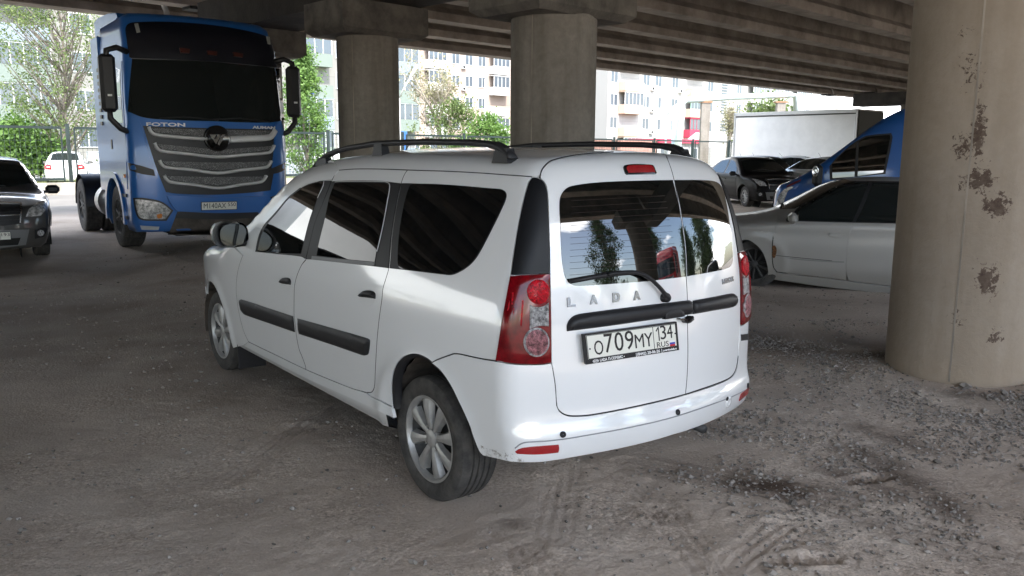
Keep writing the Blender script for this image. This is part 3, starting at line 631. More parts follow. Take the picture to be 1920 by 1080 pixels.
PT3 = [(753.5, 343.6, 1), (765, 343.5), (776.7, 343.7), (790, 344.4, 1), (775, 362), (765, 400), (757, 440), (753, 480), (757, 507, 1), (731, 504, 1), (733, 480), (735.5, 446), (743, 394)]
PT3 = [(753.5, 343.6, 1), (765, 343.5), (776.7, 343.9), (820, 345), (870, 348.4), (920, 352.8), (940, 354.5), (947.5, 358.5), (950.3, 365), (948.7, 375), (941, 393), (919.5, 436.7), (897.5, 478), (885, 494), (875, 502.5), (865, 509), (852, 515), (843, 516.5), (831.7, 515.4), (798, 511.4), (758, 506.5), (731, 503.6, 1), (733, 480), (735.5, 446), (743, 394)]
c3 = VB.tpanel("window_frame", SATIN, 'y', PT3, off=.003, gap=.001, mirror=True, grid=.03)
G3 = [(770.5, 348.5), (778, 345.6), (820, 346.6), (870, 350), (920, 354.4), (939, 356), (946, 359.5), (948.5, 365.3), (947, 375), (939.3, 393), (918, 436), (896, 477), (884, 492.5), (874, 501), (864, 507.2), (851, 513.2), (843, 514.8), (831.7, 513.8), (798, 509.8), (760, 505.5), (751, 503), (747.5, 494), (748, 462), (751, 430), (755.5, 402), (761, 376)]
g3 = VB.tpanel("side_window", GLASS2, 'y', G3, off=.0055, gap=0, mirror=True, grid=.03)
for fr_, gs, dr in ((a, g1, door1), (b, g2, door2), (c3, g3, quarter)):
    for k in (0, 1): fr_[k].parent = dr[k]; gs[k].parent = dr[k]
for k in (0, 1): ts[k].parent = door2[k]
SEAL = mat("bright_seal", (.5, .51, .52), .3)
for px, dr in (([(597, 372), (609, 340.3), (595, 341.5), (580, 345.5), (566, 352.5)], door1), ([(630, 342), (640, 341.2), (665, 340.8), (715, 341.4), (729, 343), (732.8, 350), (728, 380), (722, 414), (716, 442), (709, 472)], door2)):
    pt = VB.trace(curve(px, False, 4)); pt = pt+grad(van_f, pt)*.0065
    for sg, d in ((1, dr[0]), (-1, dr[1])):
        mb = MB(); mb.tube(pt*np.array([1, sg, 1]), .0022, 5); mb.build("window_seal", SEAL, d)
# door mouldings and handles
M1 = [(449.3, 563, 1), (453, 561.3), (500, 576.5), (550, 593, 1), (553, 622.5, 1), (500, 604), (462, 591), (456, 587), (452.3, 579)]
m1 = VB.tpanel("door_moulding", BLACKP, 'y', M1, off=.004, gap=0, dome=.012, domew=.03, grid=.018, mirror=True)
M2 = [(558.5, 597, 1), (570, 600), (630, 617), (687, 633.5), (693, 636.5), (694, 641), (692, 660), (690, 664.5), (685, 666.3), (678, 665), (620, 645), (561.5, 626, 1)]
m2 = VB.tpanel("door_moulding", BLACKP, 'y', M2, off=.004, gap=0, dome=.012, domew=.03, grid=.018, mirror=True)
H1 = [(523.8, 527.5), (529, 522), (536, 520.3), (543, 522), (545.6, 527), (545.8, 534, 1), (535, 532.3), (525, 530)]
h1 = VB.tpanel("handle", BLACKP, 'y', H1, off=.004, gap=0, dome=.012, domew=.03, grid=.012, mirror=True)
H2 = [(672.5, 554), (681, 546.2), (690, 544.4), (700, 546.5), (704, 551), (704.3, 560.3, 1), (690, 558.2), (674, 556.2)]
h2 = VB.tpanel("handle", BLACKP, 'y', H2, off=.004, gap=0, dome=.014, domew=.03, grid=.012, mirror=True)
CUP = mat("handle_recess_white", (.70, .71, .72), .3, coat=1)
k1 = VB.tpanel("handle_recess", CUP, 'y', ell(536.5, 533.5, 9.5, 11.5), off=.001, gap=0, grid=.015, thick=.004, mirror=True)
k2 = VB.tpanel("handle_recess", CUP, 'y', ell(689.5, 559.5, 14.3, 14), off=.001, gap=0, grid=.015, thick=.004, mirror=True)
for k in (0, 1):
    m1[k].parent = door1[k]; h1[k].parent = door1[k]; k1[k].parent = door1[k]; m2[k].parent = door2[k]; h2[k].parent = door2[k]; k2[k].parent = door2[k]
GAPM = mat("panel_gap_shadow", (.03, .03, .032), .8)
def gapline(px, par, mir=True, r=.0022):
    P = VB.trace(curve(px, False, 4)); P = P-grad(van_f, P)*.0008
    for sg in ((1, -1) if mir else (1,)):
        g_ = MB(); g_.tube(P*np.array([1, sg, 1]), r, 5); g_.build("panel_gap", GAPM, par[0] if sg == 1 else par[1])
gapline(mid_seam[5:], door1); gapline(rear_seam, door2); gapline([(627, 329), (622, 338)], door1); gapline(RS, quarter, r=.0025)
gapline([(810, 680), (820, 674.5), (842, 666.5), (855, 663), (883, 668.5), (908, 673.5), (931, 677)], quarter, r=.0028)
gapline([(1036, 690), (1041, 723), (1044, 761), (1049, 770.5), (1060, 777.7), (1074, 780), (1107.5, 778), (1166, 767.5), (1228, 754), (1285.3, 739.5), (1332.5, 723.5), (1363.8, 711.3), (1374, 703), (1380.3, 690), (1384, 669), (1387.3, 640)], (LD, LD), False, .003)
gapline(split, (LD, LD), False, .0022); gapline(front_seam, door1, r=.0014); gapline([(466, 641), (520, 667.5), (573, 693), (625, 715), (662, 729.5), (688, 736.5), (697, 735.5)], door2, r=.0014)
gapline([(1012, 334), (1016, 318.5), (1025.5, 306.5), (1035.5, 300), (1066.7, 292.2), (1100, 287.6), (1150, 284.3)], (LD, LD), False, .003)
# roof, rails, screen, bonnet, nose
rs = VB.to2(VB.trace(curve(RS+[(1005, 332)], False, 5)), 'z')
re = VB.to2(VB.trace(curve([(1012.5, 328), (1016.8, 317), (1026, 305.5), (1036, 299), (1067, 291.3), (1100, 286.8), (1150, 283.2)], False, 5)), 'z')
re = re[re[:, 1] > .03]
rs[:, 1] = np.minimum(rs[:, 1], .70)
hl = np.vstack([[(1.77, .0)], [(1.75, .3), (1.70, .50)], rs[rs[:, 0] < 1.62], re, [(re[-1][0]-.002, 0)]])
roof = VB.panel("roof", WHITE, 'z', np.vstack([hl, (hl[::-1]*[1, -1])[1:-1]]), grid=.045, gap=.0015)
ws = [(1.80, 0), (1.78, .3), (1.74, .47), (2.05, .58), (2.3, .64), (2.50, .67), (2.62, .55), (2.68, .3), (2.70, 0)]
VB.panel("windscreen", GLASS, 'z', np.array(ws+[(x, -y) for x, y in ws[::-1]][1:-1]), grid=.06, off=.002)
hd = [(2.71, 0), (2.69, .3), (2.63, .55), (2.55, .68), (3.2, .655), (3.45, .6), (3.56, .3), (3.585, 0)]
VB.panel("bonnet", WHITE, 'z', np.array(hd+[(x, -y) for x, y in hd[::-1]][1:-1]), grid=.06)
VB.panel("front_bumper", WHITE, 'f', np.array([(.74, .56), (.70, .24), (0, .22), (-.70, .24), (-.74, .56), (-.4, .6), (0, .6), (.4, .6)]), grid=.06, off=.004)
VB.panel("grille", BLACKP, 'f', np.array([(.36, .80), (.34, .63), (-.34, .63), (-.36, .80), (0, .82)]), grid=.06, off=.006)
VB.panel("headlight", HEADL, 'f', np.array([(.38, .80), (.40, .64), (.66, .64), (.70, .74), (.66, .82)]), grid=.05, off=.008, mirror=True)
VB.tpanel("turn_signal", AMBER, 'y', [(391, 491), (396, 497), (398.5, 500), (395, 496), (392, 489.5)], off=.003, gap=0, grid=.02) if False else None
for sy in (1, -1):
    def rail_z(x): return float(_T(x)-.055*(.565/.65)**2.2)
    r = MB(); xs = [-.335, -.31, -.27, -.22, -.15, .0, .4, .9, 1.25, 1.42, 1.55, 1.66, 1.75]; zo = [.004, .02, .040, .052, .058, .062, .062, .060, .056, .050, .038, .018, .0]
    pts = [(x, sy*(.565-.02*max(0, x-.2)), rail_z(x)+z) for x, z in zip(xs, zo)]
    r.tube(pts, [(.026, .004), (.026, .016), (.026, .020), (.024, .020)]+[(.018, .016)]*6+[(.024, .017), (.026, .012), (.026, .003)], 10)
    for x0, x1, zt in ((-.32, -.22, .045), (.80, .90, .055), (1.52, 1.66, .03)):
        ym = sy*(.565-.02*max(0, x0-.2)); a_, b_ = x0, x1
        vs = []
        for z_, k in ((-.02, 1.15), (zt, .8)):
            for sx, s2 in ((a_, -1), (b_, -1), (b_, 1), (a_, 1)): vs.append(((a_+b_)/2+(sx-(a_+b_)/2)*k, ym+s2*.024*k, rail_z((a_+b_)/2)+z_))
        r.add(vs, [(0, 1, 5, 4), (1, 2, 6, 5), (2, 3, 7, 6), (3, 0, 4, 7), (4, 5, 6, 7)])
    r.build("roof_rail", BLACKP, van)
an = MB(); an.tube([(1.62, 0, 1.57), (1.56, 0, 1.61), (1.46, 0, 1.685)], [.006, .004, .002], 6); an.build("antenna", BLACKP, van)
# door mirrors
MIRG = mat("mirror_glass", (.010, .013, .015), .05, spec=.6)
for sy in (1, -1):
    m_ = MB(); o0 = np.array([2.17, sy*.920, 1.080]); n = 20; vs = []; fs = []
    prof = [(0, 1.), (.03, 1.03), (.08, .95), (.125, .72), (.15, .35), (.155, .02)]
    def oval(k):
        a = 2*PI*k/n; c, s_ = math.cos(a), math.sin(a); return (.098*math.copysign(abs(c)**.75, c), .083*math.copysign(abs(s_)**.75, s_)+.012*c*sy*0)
    for dx, k_ in prof:
        for k in range(n): yy, zz_ = oval(k); vs.append((o0[0]+dx, o0[1]+yy*k_, o0[2]+zz_*k_))
    for i in range(len(prof)-1):
        for k in range(n): fs.append((i*n+k, i*n+(k+1) % n, (i+1)*n+(k+1) % n, (i+1)*n+k))
    m_.add(vs, fs, True)
    hs = m_.build("side_mirror", BLACKG if sy > 0 else BLACKG, van)
    gm = MB(); gm.add([(o0[0]-.001, o0[1]+oval(k)[0]*.88, o0[2]+oval(k)[1]*.86) for k in range(n)], [tuple(range(n))]); gm.build("mirror_glass", MIRG, hs)
    cp = MB(); cp.add([(o0[0]+dx_, o0[1]+sy*.03+oval(k)[0]*k_*.97, o0[2]+oval(k)[1]*k_*1.03+.004) for dx_, k_ in ((.02, 1.02), (.09, .93), (.13, .7), (.16, .3)) for k in range(n)], [(i*n+k, i*n+(k+1) % n, (i+1)*n+(k+1) % n, (i+1)*n+k) for i in range(3) for k in range(n)], True); cp.build("mirror_cap", WHITE, hs)
    st_ = MB(); st_.box((o0[0]+.05, sy*.845, o0[2]-.06), (.07, .12, .045), bev=.015); st_.build("mirror_stalk", BLACKP, hs)
for ax, s_ in ((0, 0), (WB, .0)):
    for sy in (1, -1): make_wheel(van, ax, sy*HY, .297, .185, .203, 8, sy, steer=s_)
for sy in (1, -1):
    f_ = MB(); f_.box((2.44, sy*.74, .21), (.012, .2, .2), bev=.004); f_.build("mud_flap", BLACKP, van)
ex = MB(); ex.tube([(-.35, -.45, .27), (-.60, -.45, .25)], .022, 10); ex.build("exhaust", ALLOYDK, van)
# ------------------------------------------------------------------ the site: ground, bridge, fence, buildings, trees
UD = np.array([math.sin(math.radians(46)), math.cos(math.radians(46))]); ND = np.array([-UD[1], UD[0]]); URZ = math.atan2(UD[1], UD[0])
def un(u, n, z=0.): p = UD*u+ND*n; return (float(p[0]), float(p[1]), z)
_lat = NR.rand(256, 256)
def vnoise(x, y):
    xi = np.floor(x).astype(int); yi = np.floor(y).astype(int); fx = x-xi; fy = y-yi; fx = fx*fx*(3-2*fx); fy = fy*fy*(3-2*fy)
    g = lambda a, b: _lat[a % 256, b % 256]
    return (g(xi, yi)*(1-fx)+g(xi+1, yi)*fx)*(1-fy)+(g(xi, yi+1)*(1-fx)+g(xi+1, yi+1)*fx)*fy
def fbm(x, y, s, o=4):
    r = 0; a = .5
    for k in range(o): r = r+a*vnoise(x*s*2**k+17*k, y*s*2**k+5*k); a *= .5
    return r
def gp(u, v): return ground_pt(u, v)[:2]
def seg_dist(x, y, a, b):
    ab = b-a; L = ab@ab; t = np.clip(((x-a[0])*ab[0]+(y-a[1])*ab[1])/L, 0, 1); dx = x-a[0]-t*ab[0]; dy = y-a[1]-t*ab[1]
    s = (ab[0]*dy-ab[1]*dx); return np.hypot(dx, dy)*np.where(s >= 0, 1, -1), t*math.sqrt(L)
TRACKS = [(gp(1180, 872), gp(1490, 930), gp(1930, 1075)), (gp(1215, 862), gp(1560, 945), gp(1960, 1050)), (gp(1055, 875), gp(1045, 935), gp(1030, 1010)), (gp(1120, 860), gp(1250, 965), gp(1330, 1085)),
          (gp(640, 760), gp(560, 800), gp(420, 900)), (gp(940, 990), gp(980, 1040), gp(1000, 1090)), (gp(1385, 1060), gp(1480, 985), gp(1560, 1040))]
def ground_h(x, y):
    h = .05*(fbm(x, y, .35, 3)-.45)+.022*(fbm(x, y, 1.7, 3)-.45)
    near = np.exp(-((x-1.2)**2+(y-3.6)**2)/30.)
    h = h+near*(.014*(fbm(x, y, 6., 3)-.45)+.012*(fbm(x+9, y, 24., 3)-.42))
    for tr in TRACKS:
        for a, b in zip(tr[:-1], tr[1:]):
            d, s = seg_dist(x, y, np.array(a), np.array(b)); ad = np.abs(d)
            m = np.exp(-(ad/.10)**4)*(.35+.65*fbm(x+3, y, 1.5, 2)*1.4)
            h = h-.005*m+.010*m*np.sin(d*2*PI/.05)*.6+.003*np.exp(-((ad-.125)/.025)**2)
    # boot prints
    for (u, v), an in (((1625, 897), .35), ((1510, 1050), .1)):
        c = gp(u, v); dx = (x-c[0])*math.cos(an)+(y-c[1])*math.sin(an); dy = -(x-c[0])*math.sin(an)+(y-c[1])*math.cos(an)
        m = np.exp(-(dx/.15)**4-(dy/.05)**4); h = h-.016*m*(1+.7*np.sin(dx*2*PI/.055)); h = h+.008*np.exp(-((np.hypot(dx/.17, dy/.07)-1.05)/.2)**2)
    # bank of gravel around the near pillar, a shallow dip beneath the silver saloon
    h = h+.10*np.exp(-(np.hypot(x-4.35, y-5.35)/.55)**2)+.03*np.exp(-((np.hypot(x-3.29, y-5.92)-.62)/.2)**2)
    h = h-.12*np.exp(-((x-5.2)/2.8)**4-((y-10.6)/1.5)**4)
    # level under the white car
    for (lx, ly) in ((0, .7), (0, -.7), (2.9, .7), (2.9, -.7)):
        c = VB.R @ np.array([lx, ly, 0])+VB.loc; w = np.exp(-((x-c[0])**2+(y-c[1])**2)/.16); h = h*(1-w)+w*.002
    far = np.clip((np.hypot(x, y)-16)/8, 0, 1); return h*(1-far)
def spaced(c0, c1, fine, far, g=1.16):
    a = list(np.arange(c0, c1, fine)); st = fine; x = a[0]; lo = []
    while x > -far: st *= g; x -= min(st, 40); lo.append(x)
    st = fine; x = a[-1]; hi = []
    while x < far: st *= g; x += min(st, 40); hi.append(x)
    return np.array(lo[::-1]+a+hi)
gx, gy = spaced(-2.4, 3.9, .017, 500, 1.10), spaced(2.15, 6.0, .017, 500, 1.10)
XX, YY = np.meshgrid(gx, gy); ZZ = ground_h(XX, YY); ny, nx = XX.shape
me = bpy.data.meshes.new("ground"); me.vertices.add(nx*ny); me.vertices.foreach_set("co", np.stack([XX, YY, ZZ], -1).ravel())
ii = (np.arange(ny-1)[:, None]*nx+np.arange(nx-1)[None]).ravel(); q = np.stack([ii, ii+1, ii+nx+1, ii+nx], -1)
me.loops.add(len(q)*4); me.polygons.add(len(q)); me.loops.foreach_set("vertex_index", q.ravel()); me.polygons.foreach_set("loop_start", np.arange(len(q))*4); me.polygons.foreach_set("loop_total", np.full(len(q), 4)); me.update(calc_edges=True)
me.polygons.foreach_set("use_smooth", [True]*len(q))
# soil tones: pale dust, moist brown earth patches, broad darker areas on the left
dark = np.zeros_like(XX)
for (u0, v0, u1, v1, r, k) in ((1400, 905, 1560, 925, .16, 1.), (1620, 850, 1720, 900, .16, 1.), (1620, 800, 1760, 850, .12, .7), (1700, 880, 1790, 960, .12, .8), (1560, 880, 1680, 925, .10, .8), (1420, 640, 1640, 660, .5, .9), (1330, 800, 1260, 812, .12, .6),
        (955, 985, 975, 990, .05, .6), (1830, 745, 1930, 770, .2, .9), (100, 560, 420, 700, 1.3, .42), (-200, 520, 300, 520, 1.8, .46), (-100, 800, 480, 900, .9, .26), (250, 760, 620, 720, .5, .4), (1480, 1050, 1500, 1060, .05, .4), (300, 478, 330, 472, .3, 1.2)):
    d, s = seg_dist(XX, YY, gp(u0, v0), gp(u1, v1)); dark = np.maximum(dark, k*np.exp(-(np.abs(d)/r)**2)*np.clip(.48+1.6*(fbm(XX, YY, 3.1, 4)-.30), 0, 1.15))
for tr in TRACKS[:2]:
    for a, b in zip(tr[:-1], tr[1:]):
        d, s = seg_dist(XX, YY, np.array(a), np.array(b)); dark = np.maximum(dark, .25*np.exp(-(np.abs(d)/.1)**4))
nv = XX*ND[0]+YY*ND[1]
at = me.attributes.new("soil_dark", 'FLOAT', 'POINT'); at.data.foreach_set("value", np.clip(dark, 0, 1).ravel())
at = me.attributes.new("road", 'FLOAT', 'POINT'); at.data.foreach_set("value", (np.clip((nv-21.5)/2.0, 0, 1)+.55*np.clip((-1.2-nv)/1.0, 0, 1)).ravel())  # far road, plus unseen ground behind the camera darkened to cut bounce light
gm, nt, N, L, b = _nodes("dusty_gravel_ground")
b.inputs["Roughness"].default_value = .95; b.inputs["Specular IOR Level"].default_value = .15
tc = N.new("ShaderNodeTexCoord")
def noise(sc, det=6, ro=.65, dist=0.):
    n = N.new("ShaderNodeTexNoise"); n.inputs["Scale"].default_value = sc; n.inputs["Detail"].default_value = det; n.inputs["Roughness"].default_value = ro; n.inputs["Distortion"].default_value = dist; L.new(tc.outputs["Object"], n.inputs["Vector"]); return n
def ramp(src, stops):
    r = N.new("ShaderNodeValToRGB"); L.new(src, r.inputs["Fac"]); e = r.color_ramp.elements
    for i, (p, c) in enumerate(stops):
        if i > 1: e.new(p)
        e[i].position = p; e[i].color = (*c, 1)
    return r
def mix(f, a, c, mode='MIX'):
    m = N.new("ShaderNodeMix"); m.data_type = 'RGBA'; m.blend_type = mode
    if hasattr(f, 'is_output'): L.new(f, m.inputs["Factor"])
    else: m.inputs["Factor"].default_value = f
    for k, s in ((6, a), (7, c)):
        if hasattr(s, 'is_output'): L.new(s, m.inputs[k])
        else: m.inputs[k].default_value = (*s, 1)
    return m.outputs[2]
base = ramp(noise(.9, 7, .6).outputs["Fac"], [(.3, (.395, .328, .268)), (.5, (.485, .41, .342)), (.72, (.56, .49, .42))])
fine = ramp(noise(55, 8, .75).outputs["Fac"], [(.34, (.42, .41, .40)), (.50, (1., 1., 1.)), (.66, (1.6, 1.58, 1.55))])
gmask = ramp(noise(1.6, 5, .6).outputs["Fac"], [(.42, (.10, .10, .10)), (.66, (.9, .9, .9))]).outputs["Color"]
c1 = mix(gmask, base.outputs["Color"], mix(1., base.outputs["Color"], fine.outputs["Color"], 'MULTIPLY'))
vo = N.new("ShaderNodeTexVoronoi"); vo.inputs["Scale"].default_value = 75; L.new(tc.outputs["Object"], vo.inputs["Vector"])
peb = ramp(vo.outputs["Color"], [(.0, (.6, .59, .58)), (.8, (1.3, 1.3, 1.3))])
pm = N.new('ShaderNodeMath'); pm.operation = 'MULTIPLY'; pm.inputs[1].default_value = .55; L.new(gmask, pm.inputs[0])
c1 = mix(pm.outputs[0], c1, peb.outputs["Color"], 'MULTIPLY')
da = N.new("ShaderNodeAttribute"); da.attribute_name = "soil_dark"
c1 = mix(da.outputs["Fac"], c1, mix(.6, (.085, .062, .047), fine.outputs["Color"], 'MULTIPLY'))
ra = N.new("ShaderNodeAttribute"); ra.attribute_name = "road"
c1 = mix(ra.outputs["Fac"], c1, ramp(noise(.6, 5).outputs["Fac"], [(.3, (.13, .125, .115)), (.7, (.19, .18, .165))]).outputs["Color"])
L.new(c1, b.inputs["Base Color"])
bp = N.new("ShaderNodeBump"); bp.inputs["Strength"].default_value = .35; bp.inputs["Distance"].default_value = .010
hh = N.new("ShaderNodeMath"); hh.operation = 'ADD'; L.new(noise(60, 4, .6).outputs["Fac"], hh.inputs[0])
vd = N.new("ShaderNodeMath"); vd.operation = 'MULTIPLY'; vd.inputs[1].default_value = -.6; L.new(vo.outputs["Distance"], vd.inputs[0]); L.new(vd.outputs[0], hh.inputs[1])
L.new(hh.outputs[0], bp.inputs["Height"]); L.new(bp.outputs["Normal"], b.inputs["Normal"])
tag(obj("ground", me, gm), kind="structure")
# loose stones
def stones(name, n, region, smin, smax, m, weight, seed, power=2.2, hmax=.35):
    r = np.random.RandomState(seed); pts = []
    while sum(len(p) for p in pts) < n:
        x = r.uniform(region[0], region[1], 6000); y = r.uniform(region[2], region[3], 6000); k = r.rand(6000) < weight(x, y); pts.append(np.stack([x[k], y[k]], -1))
    P = np.vstack(pts)[:n]; s = smin+(smax-smin)*r.rand(n)**power
    z = ground_h(P[:, 0], P[:, 1])
    bv = np.array([(1, 0, 0), (-1, 0, 0), (0, 1, 0), (0, -1, 0), (0, 0, 1), (0, 0, -1), (.62, .62, .5), (-.62, .62, .45), (-.62, -.62, .5), (.62, -.62, .45)], float)
    bf = np.array([(4, 0, 6), (4, 6, 2), (4, 2, 7), (4, 7, 1), (4, 1, 8), (4, 8, 3), (4, 3, 9), (4, 9, 0), (5, 6, 0), (5, 2, 6), (5, 7, 2), (5, 1, 7), (5, 8, 1), (5, 3, 8), (5, 9, 3), (5, 0, 9)])
    V = bv[None]*(1+.35*(r.rand(n, len(bv), 1)-.5))*np.stack([r.uniform(.75, 1.25, n), r.uniform(.6, 1., n), r.uniform(.4, .8, n)], -1)[:, None]*s[:, None, None]*.5
    a = r.uniform(0, 2*PI, n); c, q = np.cos(a), np.sin(a)
    V = np.stack([V[..., 0]*c[:, None]-V[..., 1]*q[:, None], V[..., 0]*q[:, None]+V[..., 1]*c[:, None], V[..., 2]], -1)
    V += np.stack([P[:, 0], P[:, 1], z+s*.12], -1)[:, None]
    F = (bf[None]+np.arange(n)[:, None, None]*len(bv)).reshape(-1, 3)
    me = bpy.data.meshes.new(name); me.from_pydata(V.reshape(-1, 3).tolist(), [], F.tolist()); me.update()
    tn = me.attributes.new("tone", 'FLOAT', 'POINT'); tn.data.foreach_set("value", np.repeat(r.rand(n), len(bv)))
    return obj(name, me, m)
STONE = mat("stone", (.33, .31, .29), .9); nt = STONE.node_tree; a_ = nt.nodes.new("ShaderNodeAttribute"); a_.attribute_name = "tone"; r_ = nt.nodes.new("ShaderNodeValToRGB")
r_.color_ramp.elements[0].color = (.13, .115, .10, 1); r_.color_ramp.elements[1].color = (.34, .31, .28, 1); nt.links.new(a_.outputs["Fac"], r_.inputs["Fac"]); nt.links.new(r_.outputs["Color"], nt.nodes["Principled BSDF"].inputs["Base Color"])
def band(x, y):
    d, s = seg_dist(x, y, gp(1330, 640), gp(1960, 800)); d2, s = seg_dist(x, y, gp(1380, 860), gp(1960, 930)); d3, s = seg_dist(x, y, gp(1780, 735), gp(1990, 760))
    w = .95*np.exp(-(d/.5)**2)+.5*np.exp(-(d2/.6)**2)+1.*np.exp(-(d3/.25)**2)+.05+.28*(x > 1.)
    return w*np.clip(2.2*(fbm(x, y, 2.3, 3)-.28), 0.03, 1)
tag(stones("gravel", 26000, (-2.8, 5.4, 2.0, 8.0), .005, .028, STONE, band, 3), "small grey gravel lying loose over the dusty ground", "gravel", kind="stuff")
tag(stones("gravel", 700, (-2.8, 5.4, 2.0, 8.0), .025, .055, STONE, band, 9, 3.), "larger clods and pebbles scattered between the small gravel", "gravel", kind="stuff")
tag(stones("gravel", 5000, (-6, 7, 6.0, 16), .01, .035, STONE, lambda x, y: .15+.5*fbm(x, y, 1., 2), 4), "sparse pebbles lying on the darker ground under the bridge", "gravel", kind="stuff")
for k, (u, v, s_, lb) in enumerate(((487, 941, .05, "flat pale stone lying alone on the dirt left of the rear wheel"), (1810, 725, .11, "grey fist-sized stone at the foot of the near pillar"), (1617, 933, .045, "round brown pebble just below the boot print"), (1383, 803, .05, "brown wedge-shaped stone behind the rear bumper"), (1692, 1017, .05, "pale stone among tyre marks at the lower right"))):
    c = gp(u, v); o_ = stones("stone", 1, (c[0]-.001, c[0]+.001, c[1]-.001, c[1]+.001), s_, s_*1.01, STONE, lambda x, y: 1+0*x, 20+k)
    tag(o_, lb, "stone")
# the bridge
CONC, nt, N, L, b = _nodes("bridge_concrete"); b.inputs["Roughness"].default_value = .9; b.inputs["Specular IOR Level"].default_value = .2
tc = N.new("ShaderNodeTexCoord")
c1 = ramp(noise(1.1, 8, .65).outputs["Fac"], [(.3, (.205, .183, .155)), (.7, (.295, .27, .24))]).outputs["Color"]
c1 = mix(.6, c1, ramp(noise(14, 6, .7).outputs["Fac"], [(.35, (.8, .8, .8)), (.65, (1.12, 1.12, 1.12))]).outputs["Color"], 'MULTIPLY')
mp = N.new("ShaderNodeMapping"); mp.inputs["Scale"].default_value = (5, 5, .35); L.new(tc.outputs["Object"], mp.inputs["Vector"])
n_ = N.new("ShaderNodeTexNoise"); n_.inputs["Scale"].default_value = 1.2; n_.inputs["Detail"].default_value = 5; L.new(mp.outputs[0], n_.inputs["Vector"])
c1 = mix(.55, c1, ramp(n_.outputs["Fac"], [(.36, (.62, .6, .57)), (.55, (1, 1, 1))]).outputs["Color"], 'MULTIPLY')
nb = noise(9, 7, .75, .6); c1 = mix(.8, c1, ramp(nb.outputs["Fac"], [(.235, (.3, .26, .22)), (.27, (1, 1, 1))]).outputs["Color"], 'MULTIPLY')
sx = N.new('ShaderNodeSeparateXYZ'); L.new(tc.outputs['Object'], sx.inputs[0]); mz = N.new('ShaderNodeMapRange'); mz.inputs['From Min'].default_value = .55; mz.inputs['From Max'].default_value = .0; L.new(sx.outputs['Z'], mz.inputs['Value'])
mm_ = N.new('ShaderNodeMath'); mm_.operation = 'MULTIPLY'; L.new(mz.outputs['Result'], mm_.inputs[0]); L.new(noise(5, 6, .7).outputs['Fac'], mm_.inputs[1])
c1 = mix(mm_.outputs[0], c1, (.20, .155, .11))
L.new(c1, b.inputs["Base Color"])
bp = N.new("ShaderNodeBump"); bp.inputs["Strength"].default_value = .35; bp.inputs["Distance"].default_value = .02; L.new(noise(25, 6, .7).outputs["Fac"], bp.inputs["Height"]); L.new(bp.outputs["Normal"], b.inputs["Normal"])
# the near pillar: flaked paint and dark scabs down one side, casting seam
PEEL = CONC.copy(); PEEL.name = "bridge_concrete_flaked"; nt = PEEL.node_tree; N, L = nt.nodes, nt.links; b = N["Principled BSDF"]
old = b.inputs["Base Color"].links[0].from_socket; tc = N.new("ShaderNodeTexCoord")
at_ = N.new("ShaderNodeAttribute"); at_.attribute_name = "scab"
n1 = noise(22, 8, .75, .6); ad = N.new("ShaderNodeMath"); ad.operation = 'MULTIPLY_ADD'; L.new(at_.outputs["Fac"], ad.inputs[0]); ad.inputs[1].default_value = .34; L.new(n1.outputs["Fac"], ad.inputs[2])
mk = ramp(ad.outputs[0], [(.735, (0, 0, 0)), (.755, (1, 1, 1))])
L.new(mix(mk.outputs["Color"], mix(.38, old, (.52, .41, .305), 'MIX'), ramp(noise(30).outputs["Fac"], [(.3, (.075, .05, .04)), (.7, (.15, .115, .09))]).outputs["Color"]), b.inputs["Base Color"])
DARKC = mat("stained_shaded_concrete", (.06, .054, .047), .95, noise=.5, nscale=2.2, tint2=(.035, .032, .03), bump=.6, bscale=30)  # mottled concrete, coloured darker to deepen the shade between the girders
CAPC = mat("cap_concrete", (.20, .18, .155), .9, noise=.4, nscale=2.4, tint2=(.085, .078, .068), bump=.3, bscale=30)
BEAMC = mat("girder_concrete", (.31, .27, .225), .9, noise=.3, nscale=1.3, bump=.2, bscale=30)
bridge = tag(empty("road_bridge", (0, 0, 0), URZ), "concrete road bridge on round pillars spanning the parking ground, with parallel girders underneath", "bridge")
ZG, ZX, ZC = 4.60, 3.92, 3.42
gn = [20.05-2.215*k for k in range(12)]
for k, n0 in enumerate(gn):
    pr = [(-.22, ZG), (.22, ZG), (.22, ZG+.18), (.09, ZG+.32), (.09, ZG+1.28), (.5, ZG+1.4), (-.5, ZG+1.4), (-.09, ZG+1.28), (-.09, ZG+.32), (-.22, ZG+.18)]
    if k in (0, 11): pr = [(-.25, ZG), (.28, ZG), (.28, ZG+1.4), (-.5, ZG+1.4), (-.09, ZG+1.28), (-.09, ZG+.32), (-.22, ZG+.18)]
    if k == 11: pr = [(-a, z) for a, z in pr]
    g = MB(); M = Matrix(((0, 0, 1, 0), (1, 0, 0, n0), (0, 1, 0, 0), (0, 0, 0, 1)))
    for u0, u1 in ((-94, -59.1), (-58.9, -25.07), (-24.93, 7.93), (8.07, 41.9), (42.1, 75), (75.1, 110)): g.prism(pr, u0, u1, M)
    g.build("girder", BEAMC, bridge)
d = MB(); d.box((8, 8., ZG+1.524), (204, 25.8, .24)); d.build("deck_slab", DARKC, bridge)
for sy in (-1, 1): d = MB(); d.box((8, 8.+sy*12.7, ZG+2.0), (204, .3, .7)); d.build("parapet", CONC, bridge)
d = MB()
for uu in (-51, -42, -33, -17, -9, 50, 58, 66):
    d = MB(); d.box((uu, 7.87, ZG+.62), (.16, 24., .7)); d.build("diaphragm", DARKC, bridge)
